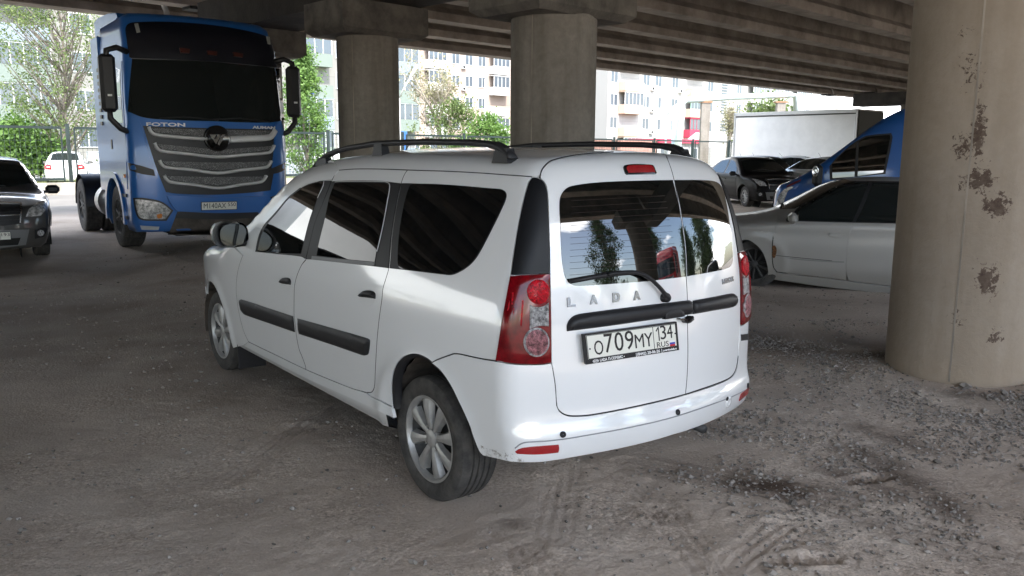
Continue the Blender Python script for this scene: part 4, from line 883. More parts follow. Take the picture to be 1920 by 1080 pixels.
for u0, u1, ns, st in ((7.45, 8.62, (16.9, -4.6), 0), (41.4, 42.6, (18.5, -4.6), 1), (-25.6, -24.4, (18.5, -4.6), 2), (-59.6, -58.4, (18.5, -4.6), 2), (74.4, 75.6, (18.5, -4.6), 2)):
    x = MB(); M = Matrix(((1, 0, 0, 0), (0, 0, 1, 0), (0, 1, 0, 0), (0, 0, 0, 1)))
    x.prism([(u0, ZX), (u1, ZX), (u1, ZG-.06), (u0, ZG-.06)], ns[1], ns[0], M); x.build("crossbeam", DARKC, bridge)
    p = MB()
    for n0 in gn: p.box(((u0+u1)/2-.27, n0, ZG-.032), (.3, .4, .058)); p.box(((u0+u1)/2+.27, n0, ZG-.032), (.3, .4, .058))
    p.build("bearing_pad", UNDER, bridge)
cols = [(7.96, 15.55, 0), (7.96, 11.67, 0), (7.24, 6.82, 0), (6.75, 2.04, 1), (5.9, -2.88, 0)]+[(42, n, 0) for n in (15.5, 11., 6.5, 2., -2.5)]+[(uu, n, 0) for uu in (-25, -59, 75) for n in (15.5, 11., 6.5, 2., -2.5)]
for u0, n0, special in cols:
    c = MB(); nz = 80 if special else 2; na = 144 if special else 48
    c.lathe([((.52 if special else .5), -.2+(ZC+.2)*i/nz) for i in range(nz+1)], na, Matrix.Translation((u0, n0, 0)))
    co = c.build("column", PEEL if special else CONC, bridge)
    if special:
        V = np.array([v.co[:] for v in co.data.vertices]); W = V[:, :2]@np.stack([UD, ND]); cx, cy = un(u0, n0)[:2]
        q = (np.concatenate([W, V[:, 2:]], 1)-CAM_C)@CAM_M.T; vis = (W[:, 0]-cx)*(-cx)+(W[:, 1]-cy)*(-cy) > 0
        px, py = 960+CAM_F*q[:, 0]/q[:, 2], 540+CAM_F*q[:, 1]/q[:, 2]; sc_ = np.zeros(len(V))
        for (a, b_, rx, ry, k) in ((1810, 60, 30, 20, .6), (1820, 130, 28, 55, .7), (1835, 250, 16, 70, 1), (1805, 275, 22, 35, .9), (1840, 335, 26, 30, 1.1), (1870, 385, 28, 30, 1.1), (1803, 345, 18, 25, .7), (1866, 450, 8, 12, .8), (1853, 525, 22, 38, 1.05), (1825, 500, 10, 10, .5), (1865, 625, 14, 22, .8), (1800, 600, 25, 40, .55), (1750, 380, 8, 8, .5), (1720, 240, 6, 10, .5)):
            sc_ = np.maximum(sc_, k*np.exp(-((px-a)/(rx*1.35))**2-((py-b_)/ry)**2)*vis)
        t = co.data.attributes.new("scab", 'FLOAT', 'POINT'); t.data.foreach_set("value", sc_)
    cp = MB(); h2 = (.82, .56); ch = .09; zc = 3.12 if n0 == 6.82 else ZC
    def rect(k): a, b2 = h2[0]-k, h2[1]-k; return [(u0-a, n0-b2), (u0+a, n0-b2), (u0+a, n0+b2), (u0-a, n0+b2)]
    vs = [(x_, y_, z_) for z_, k in ((zc, ch), (zc+.07, 0), (ZX-.003, 0)) for x_, y_ in rect(k)]
    cp.add(vs, [(3, 2, 1, 0), (8, 9, 10, 11)]+[(4*r+i, 4*r+(i+1) % 4, 4*r+4+(i+1) % 4, 4*r+4+i) for r in (0, 1) for i in range(4)]); cp.build("column_cap", CAPC, co)
    if special or n0 in (11.67, 6.82):
        s_ = MB(); a = math.atan2(-un(u0, n0)[1], -un(u0, n0)[0])-URZ+(-.10 if special else -.5)
        s_.box((u0+(.521 if special else .501)*math.cos(a), n0+(.521 if special else .501)*math.sin(a), ZC/2), (.004, .012, ZC-.02), Matrix.Rotation(a, 4, 'Z')); s_.build("casting_seam", BEAMC, co)
# ------------------------------------------------------------------ other parked cars
def ins(pts): return np.array(pts, float)
def plate_at(parent, body, P, nrm, w, h, txt, small, faceup=(0, 0, 1)):
    """number plate centred on local point P, facing nrm"""
    n = np.array(nrm, float); n /= np.linalg.norm(n); Y = np.array(faceup, float)-n*n[2]; Y /= np.linalg.norm(Y); X = np.cross(Y, n); O = np.array(P, float)
    fr = quad(MB(), O, X, Y, 0, 0, w, h, 0, .012).build("number_plate", BLACKP, parent); quad(MB(), O, X, Y, 0, 0, w*.97, h*.9, .002).build("plate_face", PLATE, fr)
    Z = n*.003
    if txt: text("plate_letter", txt, h*.82, INK, fr, O-X*w*.11+Z, X, Y, .0006, w*.66)
    if small: text("plate_letter", small, h*.55, INK, fr, O+X*w*.365+Y*h*.14+Z, X, Y, .0006, w*.19); quad(MB(), O, X, Y, w*.255, 0, .004, h*.86, .0025, .001).build("plate_border", INK, fr)
    return fr
SED = dict(wb=2.62, fo=.86, ro=.98, hw=.865, h=1.51, hy=.775, R=.31)
def sedan(label, loc, rz, pm, group=None, glass=GLASSD, sides=True, plate=("", ""), spec=None, rear_plate=None, dark_trim=BLACKP, face="cobalt", zoff=0., detail=True):
    S = dict(SED); S.update(spec or {}); wb, fo, ro, hw, hh, R = S['wb'], S['fo'], S['ro'], S['hw'], S['h'], S['R']; k = hh/1.51; xf = wb+fo
    root = tag(empty("saloon_car", (loc[0], loc[1], zoff), rz), label, "car", group)
    Wz = CS([.16, .25, .4, .6, .75, .88, .97*k, 1.1*k, 1.3*k, 1.46*k, 1.6*k], [hw-.11, hw-.055, hw-.02, hw, hw-.003, hw-.015, hw-.05, hw-.115, hw-.205, hw-.285, hw-.37])
    dx_ = S.get('dx', 0.)
    Tz = CS([v+(dx_ if 1.0 < v < 2.5 else 0) for v in (-ro-.1, -ro+.06, -ro+.3, -.42, -.1, .25, .55, 1.05, 1.45, 1.72, 2.0, 2.32, wb-.1, wb+.3, xf-.25, xf-.05, xf+.1)], [v*k for v in (.95, 1.02, 1.065, 1.10, 1.24, 1.405, 1.475, 1.51, 1.49, 1.43, 1.285, 1.105, 1.0, .945, .855, .77, .66)])
    def f(P):
        x, y, z = P[..., 0], P[..., 1], P[..., 2]; ay = np.abs(y)
        tr = np.clip((.3-x)/1.3, 0, 2); tf = np.clip((x-wb+.35)/1.2, 0, 2); w = Wz(z)-.10*tr**2-.15*tf**2.2
        for ax in (0, wb): d = np.hypot(x-ax, z-R); w = w+.012*np.exp(-((d-.37)/.05)**2)
        f1 = (ay-w)/1.05; e = .01; sl = (Tz(x+e)-Tz(x-e))/(2*e); f3 = (z-Tz(x)+.05*(ay/.7)**2.2)/np.sqrt(1+sl**2)
        f2 = (-x-ro+.16*y*y+.12*np.clip(z-.75, 0, 1)+.35*np.clip(.42-z, 0, 1)**1.5)/1.05; f4 = (x-xf+.27*y*y+.16*np.clip(z-.55, 0, 1)+.25*np.clip(.42-z, 0, 1)**1.5)/1.08
        return smax(smax(smax(f1, f3, .07), f2, .06), f4, .06)
    B = Body(f, root, (loc[0], loc[1], zoff), rz); body = B.loft("body", pm, -ro, xf, 64, 56, .60, .003, ((0, R), (wb, R)), ar=.40, zmin=.2, ends=True)
    mb = MB(); mb.box((wb/2, 0, .25), (wb+.9, 1.3, .12)); mb.build("underbody", UNDER, root)
    for sy in (1, -1):
        for ax in (0, wb):
            l = MB(); n = 16; vs = []
            for i in range(n+1):
                a = PI*1.2*i/n-.3
                for yy in (.4, hw-.06): vs.append((ax+.385*math.cos(a), sy*yy, R+.385*math.sin(a)))
            l.add(vs, [(2*i, 2*i+1, 2*i+3, 2*i+2) for i in range(n)]); l.add([(ax+.39*math.cos(2*PI*i/20), sy*.41, R+.39*math.sin(2*PI*i/20)) for i in range(20)], [tuple(range(20))]); l.build("wheel_arch_liner", UNDER, root)
    beltf, beltr = .93*k, .97*k
    if sides:
        A = lambda ax, a0, a1, n=14: arcp(ax, R, .365, a0, a1, n)
        x1, x2, x3 = wb-.50, 1.10, .10
        g = .05
        B.panel("front_wing", pm, 'y', ins([(x1, .24)]+[(wb-.37, .24)][:0]+[(x1, .92*k), (wb-.1, .90*k), (xf-.35, .78*k), (xf-.28, .5)]+A(wb, .45, PI*1.02)), mirror=True, grid=g)
        fdoor = B.panel("front_door", pm, 'y', ins([(x1, .26), (x1-.02, .6), (x1-.04, beltf), (x2+.0, beltf+.02), (x2+.04, .6), (x2, .26)]), mirror=True, grid=g)
        rdoor = B.panel("rear_door", pm, 'y', ins([(x2, .26), (x2+.04, .6), (x2, beltf+.02), (x3-.08, beltr), (x3+.05, .75), (x3+.30, .40), (x3+.34, .26)]), mirror=True, grid=g)
        B.panel("rear_wing", pm, 'y', ins([(x3+.345, .27), (x3+.30, .40), (x3+.05, .75), (x3-.08, beltr), (-.45, beltr), (-ro+.22, .93*k), (-ro+.22, .55)]+A(0, PI*.92, 0.0)[::1]), mirror=True, grid=g)
        wf = B.panel("window_frame", dark_trim, 'y', ins([(x1-.06, beltf+.0), (1.95, 1.13*k), (1.62, 1.33*k), (1.35, 1.405*k), (.95, 1.425*k), (.45, 1.37*k), (.12, 1.22*k), (-.20, 1.03*k), (-.15, beltr+.0), (x2, beltf+.02)]), mirror=True, grid=g, off=.002)
        a = B.panel("side_window", glass, 'y', ins([(x1-.15, beltf+.03), (1.9, 1.12*k), (1.58, 1.31*k), (1.34, 1.375*k), (x2+.06, 1.39*k), (x2+.06, beltf+.045)]), mirror=True, grid=g, off=.005, gap=0)
        b = B.panel("side_window", glass, 'y', ins([(x2-.04, beltf+.045), (x2-.04, 1.39*k), (.90, 1.392*k), (.50, 1.345*k), (.20, 1.20*k), (.0, 1.05*k), (.06, beltr+.03)]), mirror=True, grid=g, off=.005, gap=0)
        for j in (0, 1): a[j].parent = fdoor[j]; b[j].parent = rdoor[j]
        for px, dr in ((x2+.16, fdoor), (x3+.14, rdoor)):
            hd_ = B.panel("handle", pm, 'y', ins([(px-.09, .80*k), (px+.09, .79*k), (px+.09, .825*k), (px-.09, .835*k)]), mirror=True, grid=.05, off=.02, gap=0, thick=-.004)
            for j in (0, 1): hd_[j].parent = dr[j]
        B.panel("sill", dark_trim, 'y', ins([(x1+.1, .185), (x1+.1, .255), (.42, .255), (.42, .185)]), mirror=True, grid=.08, off=.004)
    sw = B.panel("windscreen", glass, 'z', ins([(a+dx_, b) for a, b in ((1.60, 0), (1.57, .35), (1.52, .52), (2.26, .66), (2.40, .35), (2.43, 0), (2.40, -.35), (2.26, -.66), (1.52, -.52), (1.57, -.35))]), grid=.07, off=.003, gap=0)
    wip = MB(); wip.tube([(2.40+dx_, .30, Tz(2.40+dx_)+.0), (2.33+dx_, -.1, Tz(2.33+dx_)+.02), (2.36+dx_, -.45, Tz(2.36+dx_)-.012)], .009, 5); wip.build("wiper", BLACKP, root)
    B.panel("rear_window", glass, 'z', ins([(.36, 0), (.34, .35), (.28, .50), (-.30, .58), (-.36, .3), (-.38, 0), (-.36, -.3), (-.30, -.58), (.28, -.50), (.34, -.35)]), grid=.07, off=.003, gap=0)
    # face
    if face == "cobalt":
        B.panel("headlight", HEADL, 'f', ins([(.47, .655*k), (.52, .76*k), (.64, .835*k), (.765, .86*k), (.74, .74*k), (.66, .655*k)]), mirror=True, grid=.04, off=.004, gap=0)
        B.panel("grille", dark_trim, 'f', ins([(.45, .83*k), (.40, .56*k), (0, .53*k), (-.40, .56*k), (-.45, .83*k), (0, .855*k)]), grid=.06, off=.003, gap=0)
        for z0, z1 in ((.73, .745), (.68, .695), (.62, .632)): B.panel("grille_bar", CHROME if z0 == .68 else dark_trim, 'f', ins([(.42, z0*k), (-.42, z0*k), (-.42, z1*k), (.42, z1*k)]), grid=.08, off=.012, gap=0)
        for y0, y1, zz in ((.445, .41, .83), (-.445, -.41, .83)): B.panel("grille_frame", CHROME, 'f', ins([(y0, zz*k), (y0*.9, .57*k), (y0*.86, .57*k), (y0*.955, .83*k)]), grid=.05, off=.012, gap=0)
        B.panel("grille_frame", CHROME, 'f', ins([(.445, .83*k), (.445, .845*k), (0, .87*k), (-.445, .845*k), (-.445, .83*k), (0, .855*k)]), grid=.05, off=.012, gap=0)
        B.panel("badge", mat("gold_badge", (.6, .42, .12), .3, metal=.8) if "gold_badge" not in bpy.data.materials else bpy.data.materials["gold_badge"], 'f', ins([(.085, .675*k), (.03, .675*k), (.035, .655*k), (-.045, .655*k), (-.04, .675*k), (-.085, .675*k), (-.075, .705*k), (-.03, .705*k), (-.035, .725*k), (.045, .725*k), (.04, .705*k), (.075, .705*k)]), grid=.05, off=.024, gap=0)
        B.panel("lower_bumper", mat("grey_bumper_insert", (.16, .165, .17), .4) if "grey_bumper_insert" not in bpy.data.materials else bpy.data.materials["grey_bumper_insert"], 'f', ins([(.50, .47), (.44, .25), (0, .22), (-.44, .25), (-.50, .47), (0, .49)]), grid=.06, off=.004, gap=0)
        B.panel("lower_grille", UNDER, 'f', ins([(.38, .36), (.34, .26), (-.34, .26), (-.38, .36)]), grid=.08, off=.009, gap=0)
        fr_ = B.panel("fog_lamp_surround", dark_trim, 'f', ins([(.57, .46), (.56, .33), (.68, .35), (.74, .46), (.68, .49)]), mirror=True, grid=.05, off=.004, gap=0)
        fo_ = B.panel("fog_lamp", CLEAR, 'f', ins(ell(.64, .41, .045, .045, 14)), mirror=True, grid=.03, off=.012, gap=0)
        for j in (0, 1): fo_[j].parent = fr_[j]
    pf = xf-.27*0+.0
    if plate is not None: plate_at(root, B, (pf+.012, 0, .40), (1, 0, 0), .53, .115, *plate)
    # tail
    tl_ = B.panel("tail_light", REFL, 'x', ins([(.50, .70*k), (.52, .92*k), (.70, .95*k), (.78, .84*k), (.76, .72*k)]), mirror=True, grid=.05, off=.006, gap=0)
    ts_ = B.panel("tail_light", REFL, 'y', ins([(-ro+.33, .93*k), (-ro+.30, .72*k), (-ro+.16, .72*k), (-ro+.16, .93*k)]), mirror=True, grid=.05, off=.006, gap=0)
    tc_ = B.panel("reversing_lamp", CLEAR, 'x', ins([(.56, .78*k), (.57, .85*k), (.70, .86*k), (.70, .79*k)]), mirror=True, grid=.05, off=.012, gap=0)
    for j in (0, 1): tc_[j].parent = tl_[j]
    if rear_plate is not None: plate_at(root, B, (-ro-.012, 0, .80*k), (-1, 0, .08), .52, .112, *rear_plate)
    for sy in (1, -1):
        m_ = MB(); m_.box((2.06+S.get('mx', dx_), sy*(hw+.09), .985*k), (.11, .2, .135), bev=.04); h_ = m_.build("side_mirror", S.get('mirror', dark_trim), root)
        st_ = MB(); st_.box((2.09+S.get('mx', dx_), sy*(hw-.03), .95*k), (.08, .12, .04), bev=.01); st_.build("mirror_stalk", dark_trim, h_)
        gm = MB(); gm.box((2.004+S.get('mx', dx_), sy*(hw+.09), .985*k), (.004, .15, .095)); gm.build("mirror_glass", CHROME, h_)
        for ax in (0, wb): make_wheel(root, ax, sy*S['hy'], R, .19, R*.64, 10, sy, style=1, rimmat=S.get('rim'))
    an = MB(); an.tube([(.55, 0, 1.47*k), (.40, 0, 1.62*k)], .005, 5); an.build("antenna", BLACKP, root)
    return root, B
DGREY = paint("dark_grey_paint", (.028, .029, .031), .2); BLK = paint("black_paint", (.003, .003, .004), .03, coat=.15); BLK.node_tree.nodes["Principled BSDF"].inputs["Specular IOR Level"].default_value = .1; WHT2 = paint("dusty_white_paint", (.74, .75, .76), .3); SILV = paint("dull_silver_paint", (.35, .345, .33), .45, metal=.2, rough=.55, scale=1.2, coat=.35)
def face_at(front, head, S=SED): h = np.array(head)/np.linalg.norm(head); p = np.array(front)-h*(S['wb']+S['fo']); return (p[0], p[1]), math.atan2(h[1], h[0])
l_, r_ = face_at((-7.36, 11.55), (.56, -.83)); proto, _ = sedan("dark grey saloon car cut by the left edge, parked nose to the camera", l_, r_, DGREY, plate=("C 782 TH", "193"))
def another(label, loc, rz, pm, group=None, rear=False):
    c = copy_tree(proto, None, {DGREY: pm}, ("plate_letter",)); c.location = (loc[0], loc[1], 0); c.rotation_euler = (0, 0, rz); c["label"] = label
    if group: c["group"] = group
    return c
l_, r_ = face_at((7.95, 24.4), (.16, -.98)); another("black saloon car with chrome grille facing out between the white car and the blue van", l_, r_, BLK, "black saloon cars in the far row")
another("second black saloon car, only its windscreen visible behind the first", (9.35, 33.2), r_, BLK, "black saloon cars in the far row")
another("white saloon car side-on beneath the white box body, dark door mirror", (11.3, 36.8), math.radians(-22), WHT2, "white saloon cars in the far row")
another("white saloon car seen from its tail, red rear light beside the blue van", (9.55, 26.9), math.radians(27), WHT2, "white saloon cars in the far row")
another("white saloon car on the grass beyond the fence, left of the blue truck", (-20.4, 38.), math.radians(115), WHT2)
# silver saloon: near side traced
sg = ground_pt(1412, 541, -.12); SH = math.radians(167); hs_, hc_ = math.sin(SH), math.cos(SH)
SS = dict(wb=2.72, fo=.95, ro=1.05, hw=.90, h=1.44, hy=.80, R=.32, mirror=None, rim=ALLOYDK, mx=.24)  # dark rim colour stands in for the shadow on the wheels
lp = np.array([2.72, .80]); sl_ = (sg[0]-(hc_*lp[0]-hs_*lp[1]), sg[1]-(hs_*lp[0]+hc_*lp[1])); SS['mirror'] = SILV
sv, SB = sedan("scratched silver saloon car half hidden by the near pillar, rust on its front wing", sl_, SH, SILV, sides=False, spec=SS, plate=("", ""), zoff=-.12, face="plain", dark_trim=BLACKP)
SB.panel("headlight", HEADL, 'f', ins([(.42, .60), (.46, .70), (.70, .78), (.78, .72), (.72, .62)]), mirror=True, grid=.05, off=.004, gap=0)
SB.panel("grille", BLACKP, 'f', ins([(.35, .72), (.32, .60), (-.32, .60), (-.35, .72)]), grid=.06, off=.004, gap=0)
sd = [(1462, 402, 1), (1452, 434), (1448, 465), (1450, 500), (1457, 510, 1), (1520, 517.5), (1589, 526, 1), (1587, 516), (1586, 487), (1591, 444), (1601, 417.5, 1), (1540, 416), (1475, 414.5)]
d1 = SB.tpanel("front_door", SILV, 'y', sd, gap=.005, mirror=True)
d2 = SB.tpanel("rear_door", SILV, 'y', [(1601.5, 417.5, 1), (1591.5, 444), (1586.5, 487), (1587.5, 516), (1590, 526.3, 1), (1657, 534.6), (1700, 540, 1), (1712, 500), (1715, 420, 1), (1670, 418.5)], gap=.005, mirror=True)
SB.tpanel("front_wing", SILV, 'y', [(1461.5, 401.5, 1), (1425, 404), (1392, 410), (1368, 420, 1), (1362, 460), (1366, 485, 1), (1378, 460), (1397, 449.7), (1412, 455), (1428, 471), (1438, 497), (1441, 520, 1), (1456, 511, 1), (1449.5, 500), (1447.5, 465), (1451.5, 434)], gap=.003, mirror=True)
SB.tpanel("sill", SILV, 'y', [(1440, 512, 1), (1457, 511.5, 1), (1589, 527.5), (1700, 541.5, 1), (1702, 556, 1), (1657, 550), (1550, 537.5), (1439, 522, 1)], gap=0, off=.006, mirror=True)
wf = SB.tpanel("window_frame", BLACKP, 'y', [(1476, 414, 1), (1487, 399), (1508, 380), (1535, 362), (1577, 342), (1632, 339.8), (1705, 340.5, 1), (1703, 419, 1), (1602, 417)], off=.002, gap=0, mirror=True)
a = SB.tpanel("side_window", GLASSD, 'y', [(1494, 413.8, 1), (1498, 394), (1533, 367), (1577, 345.5), (1629, 342.5, 1), (1612, 385), (1598, 416, 1)], off=.005, gap=0, mirror=True)
b = SB.tpanel("side_window", GLASSD, 'y', [(1637, 343, 1), (1700, 343, 1), (1699, 417.5, 1), (1605, 416, 1), (1620, 385)], off=.005, gap=0, mirror=True)
hh_ = SB.tpanel("handle", SILV, 'y', [(1554, 439), (1562, 436.5), (1584, 440), (1586, 444), (1575, 446), (1560, 443)], off=.022, gap=0, thick=-.002, mirror=True)
cu_ = SB.tpanel("handle_recess", SILV, 'y', ell(1567, 442, 11, 6.5), off=.001, gap=0, mirror=True, dome=-.012, domew=.03, grid=.015)
for j in (0, 1): a[j].parent = d1[j]; hh_[j].parent = d1[j]; cu_[j].parent = d1[j]; b[j].parent = d2[j]
SB.tpanel("scrape", BLACKP, 'y', [(1455, 478.5, 1), (1500, 483), (1560, 488.5, 1), (1560, 489.3, 1), (1500, 484), (1455, 479.3, 1)], off=.002, gap=0)
SB.tpanel("scrape", mat("scuff_grey", (.22, .22, .21), .7), 'y', [(1470, 482.5, 1), (1530, 487.5), (1583, 490, 1), (1583, 493, 1), (1530, 490), (1490, 486.5)], off=.0015, gap=0)
SB.tpanel("rust_patch", mat("rust", (.16, .075, .03), .9, noise=.6, nscale=60), 'y', [(1448, 463), (1452, 460), (1456, 466), (1455, 477), (1451, 484), (1448, 478), (1449, 470)], off=.002, gap=0, grid=.02)
# ------------------------------------------------------------------ the blue tractor truck
TR_RZ = math.radians(-53.6); TR_LOC = (-5.60, 14.49, 0.)
TBLUE = paint("truck_blue_paint", (.014, .125, .42), .25, metal=.1, rough=.35, coat=.6)
TNAVY = paint("truck_shaded_navy_paint", (.002, .004, .012), .3, metal=.2, rough=.3)  # near-black navy, the shade on the upper cab worked into the colour
TRIM = mat("dark_truck_plastic", (.018, .018, .02), .45, bump=.05, bscale=500)
SLAT = mat("grey_grille_slat", (.68, .69, .70), .4, metal=.1)
def mesh_mat():
    m, nt, N, L, b = _nodes("honeycomb_mesh"); tc = N.new("ShaderNodeTexCoord"); v = N.new("ShaderNodeTexVoronoi"); v.inputs["Scale"].default_value = 60; L.new(tc.outputs["Object"], v.inputs["Vector"]); v.feature = 'DISTANCE_TO_EDGE'
    r = N.new("ShaderNodeValToRGB"); r.color_ramp.elements[0].position = .06; r.color_ramp.elements[0].color = (.26, .26, .265, 1); r.color_ramp.elements[1].position = .12; r.color_ramp.elements[1].color = (.012, .012, .012, 1)
    L.new(v.outputs["Distance"], r.inputs["Fac"]); L.new(r.outputs["Color"], b.inputs["Base Color"]); b.inputs["Roughness"].default_value = .5; return m
HONEY = mesh_mat()
DIRTB = mat("dusty_bumper_grey", (.075, .062, .052), .85, noise=.4, nscale=5)
_fx = CS([.2, .4, .7, 1.2, 1.7, 2.0, 2.6, 3.1, 3.5, 3.8], [1.36, 1.40, 1.42, 1.42, 1.40, 1.37, 1.30, 1.24, 1.12, .92])
def truck_f(P):
    x, y, z = P[..., 0], P[..., 1], P[..., 2]; ay = np.abs(y)
    f1 = (ay-1.245+.05*np.clip(z-2.2, 0, 2)**1.5)/1.02; f2 = (x-_fx(z)+.10*(y/1.25)**2+.10*(y/1.25)**6)/1.05; f3 = z-3.73-.10*np.clip(1-x, 0, 2)*0+.03*(y/1.2)**2; f4 = -.80-x
    f = smax(smax(f1, f2, .10), f3, .14); return smax(smax(f, f4, .05), .34-z, .04)
truck = tag(empty("tractor_truck", TR_LOC, TR_RZ), "blue tractor truck with grey slatted grille parked nose-out under the bridge", "truck")
TB = Body(truck_f, truck, TR_LOC, TR_RZ)
TB.loft("cab", TBLUE, -.8, 1.4, 60, 96, 1.9, .004, ((0, .52),), ar=.66, skip=lambda c: math.hypot(c[0], c[2]-.52) < .66 and abs(c[1]) > .5, zmin=.34, ends=True)
def T(name, m, pts, par=None, **k): return TB.tpanel(name, m, 'f', pts, parent=par or truck, **{**dict(gap=0, grid=.07, off=.004), **k})
T("roof_visor", TNAVY, [(243, 108, 1), (238, 75), (238, 48), (262, 42), (330, 42), (400, 48), (470, 60), (508, 74), (517, 95), (526, 126, 1), (380, 112)], off=.012)
T("upper_fairing", TNAVY, [(245, 101, 1), (380, 104), (524, 119, 1), (526, 128, 1), (380, 115), (246, 110, 1)], off=.045)
scr = T("windscreen", GLASSD, [(248, 108, 1), (380, 112.5), (526, 126, 1), (531, 170), (536, 213), (538, 225, 1), (500, 230), (400, 227.5), (310, 224.5), (268, 220), (240, 209, 1), (244, 150)], off=.008)
T("side_glass_glow", mat("far_door_window", (.18, .25, .24), .2), [(498, 139, 1), (517, 137, 1), (524, 190), (522, 208, 1), (507, 195), (503, 180)], scr, off=.0105) if False else None
for px in ([(335.5, 91, 1), (355, 93.5, 1), (354, 101, 1), (337.5, 100, 1)], [(386.5, 96.5, 1), (405.5, 98, 1), (405, 105, 1), (388, 103.5, 1)], [(435, 99, 1), (454, 102, 1), (453, 108.5, 1), (437, 106.5, 1)]): T("marker_lamp", mat("dull_amber_lens", (.06, .012, .006), .3) if "dull_amber_lens" not in bpy.data.materials else bpy.data.materials["dull_amber_lens"], px, off=.05)
for px in ([(252, 46, 1), (259, 45, 1), (263, 61, 1), (256.5, 62.5, 1)], [(498, 69, 1), (504, 70, 1), (505.5, 84, 1), (501, 83, 1)]): T("position_lamp", mat("pale_lamp", (.32, .33, .31), .4) if "pale_lamp" not in bpy.data.materials else bpy.data.materials["pale_lamp"], px, off=.022)
for a_, b_, c_ in (((300, 222), (345, 219), (410, 226)), ((395, 224), (450, 222), (505, 229))):
    w_ = MB(); w_.tube(TB.trace(np.array([a_, b_, c_]), .03), .012, 5); w_.build("wiper", TRIM, scr)
GR = [(268, 236, 1), (300, 237.5), (385, 240), (526, 243, 1), (519, 290), (507, 357, 1), (460, 362), (400, 365), (330, 363), (311, 360, 1), (295, 320), (280, 275)]
gri = T("grille", TRIM, GR, off=.006)
slats = [([(279, 238), (283, 247), (291, 252.5), (330, 257), (388, 261)], [(425, 262), (470, 260), (505, 257.5), (512, 252), (516.5, 244)], [(283, 240), (388, 243), (424, 244), (514, 245), (508, 254), (425, 258), (388, 257), (293, 248)]),
         ([(290, 268), (294, 277), (302, 283), (350, 288.5), (408, 294.5), (455, 290.5), (504, 286), (510, 281), (513.5, 273)], None, [(295, 270), (400, 280), (420, 280), (510, 274), (503, 282), (410, 291), (304, 279)]),
         ([(299, 300.5), (303, 308), (310.5, 313.5), (360, 318.5), (408, 324.5), (455, 318.5), (499, 313.5), (505, 308.5), (508.5, 302)], None, [(304, 302), (400, 305), (505, 303), (498, 310), (410, 320), (313, 310)]),
         ([(308, 328.5), (312, 336), (320, 341.5), (365, 346.5), (409, 352.5), (450, 346.5), (489, 341), (495, 336.5), (499, 329.5)], None, [(313, 330), (400, 332), (496, 331), (488, 338), (410, 348), (322, 338)])]
for l0, l1, ms in slats:
    T("grille_mesh", HONEY, [(p[0], p[1], 1) for p in ms], gri, off=.012)
    for l in (l0, l1):
        if l: s_ = MB(); s_.tube(TB.trace(curve(l, False, 4), .03), [(.026, .052)]*((len(l)-1)*4+1), 8); s_.build("grille_slat", SLAT, gri)
c0 = TB.trace([(406.7, 259.5)], .03)[0]; q = Vector((1, 0, .02)).to_track_quat('Z', 'Y').to_matrix().to_4x4(); q.translation = Vector(c0)
e_ = MB(); e_.lathe([(.205, -.05), (.205, .035), (.190, .045), (.178, .03), (.001, .03)], 40, q); em = e_.build("emblem", BLACKG, gri)
e_ = MB()
XY = lambda a, b: np.array([c0[0]+.034, c0[1]+a, c0[2]+b])
for poly in ([(-.125, .06), (-.02, .06), (-.045, .015), (-.098, .015)], [(.01, .06), (.05, .06), (-.03, -.09), (-.05, -.06), (-.085, -.008), (-.03, -.008)], [(.07, .06), (.12, .06), (.02, -.115), (-.005, -.085)]):
    e_.add([XY(a, b) for a, b in poly]+[XY(a, b)+np.array([.008, 0, 0]) for a, b in poly], [tuple(range(len(poly), 2*len(poly)))]+[(i, (i+1) % len(poly), len(poly)+(i+1) % len(poly), len(poly)+i) for i in range(len(poly))])
e_.build("emblem_mark", CHROME, em)
for body, u, v, wd, s_ in (("FOTON", 311, 234, .56, .075), ("AUMAN", 495, 239.5, .42, .06)):
    p = TB.trace([(u, v)])[0]; nn = grad(truck_f, p[None])[0]; Y_ = np.array([0, 0, 1.])-nn*nn[2]; Y_ /= np.linalg.norm(Y_); X_ = np.cross(Y_, nn)
    text("lettering", body, s_, WHITEINK, truck, p+nn*.008, X_, Y_, .006, wd, bold=.002)
# corner deflectors, shadow gap, bumper, lamps
both = dict(mirror=True)
T("corner_deflector", TBLUE, [(246, 219, 1), (258, 224), (266, 237), (276, 280), (287, 317, 1), (265, 310), (240, 304, 1), (239, 250)], off=.03, **both)
T("shadow_gap", TRIM, [(240, 305, 1), (265, 311), (288, 318, 1), (291, 330, 1), (265, 326), (243, 319, 1)], off=.004, **both)
T("lower_valance", DIRTB, [(333, 397, 1), (400, 401), (484, 398, 1), (500, 440, 1), (420, 441), (316, 440, 1)], off=.005)
T("lower_grille", TRIM, [(338, 394, 1), (480, 393, 1), (487, 408, 1), (410, 411), (328, 409, 1)], off=.012)
T("bumper_shelf", TBLUE, [(312, 366, 1), (400, 371), (500, 367, 1), (512, 380), (490, 397, 1), (410, 399), (332, 396, 1), (322, 385)], off=.035)
hl = T("headlight_bezel", TRIM, [(250, 371, 1), (268, 371), (303, 378), (325, 394.5, 1), (312, 414, 1), (290, 414), (263, 411.5), (255, 399)], off=.010, **both)
h2 = T("headlight", HEADL, [(254, 373.5, 1), (268, 374.5), (302, 381), (321, 395, 1), (310, 410.5, 1), (290, 411), (265, 408.5), (258, 397)], off=.014, grid=.05, **both)
h3 = T("indicator", AMBER, [(294, 402, 1), (303, 401), (304, 407.5, 1), (296, 409)], off=.018, **both)
for j in (0, 1): h2[j].parent = hl[j]; h3[j].parent = hl[j]
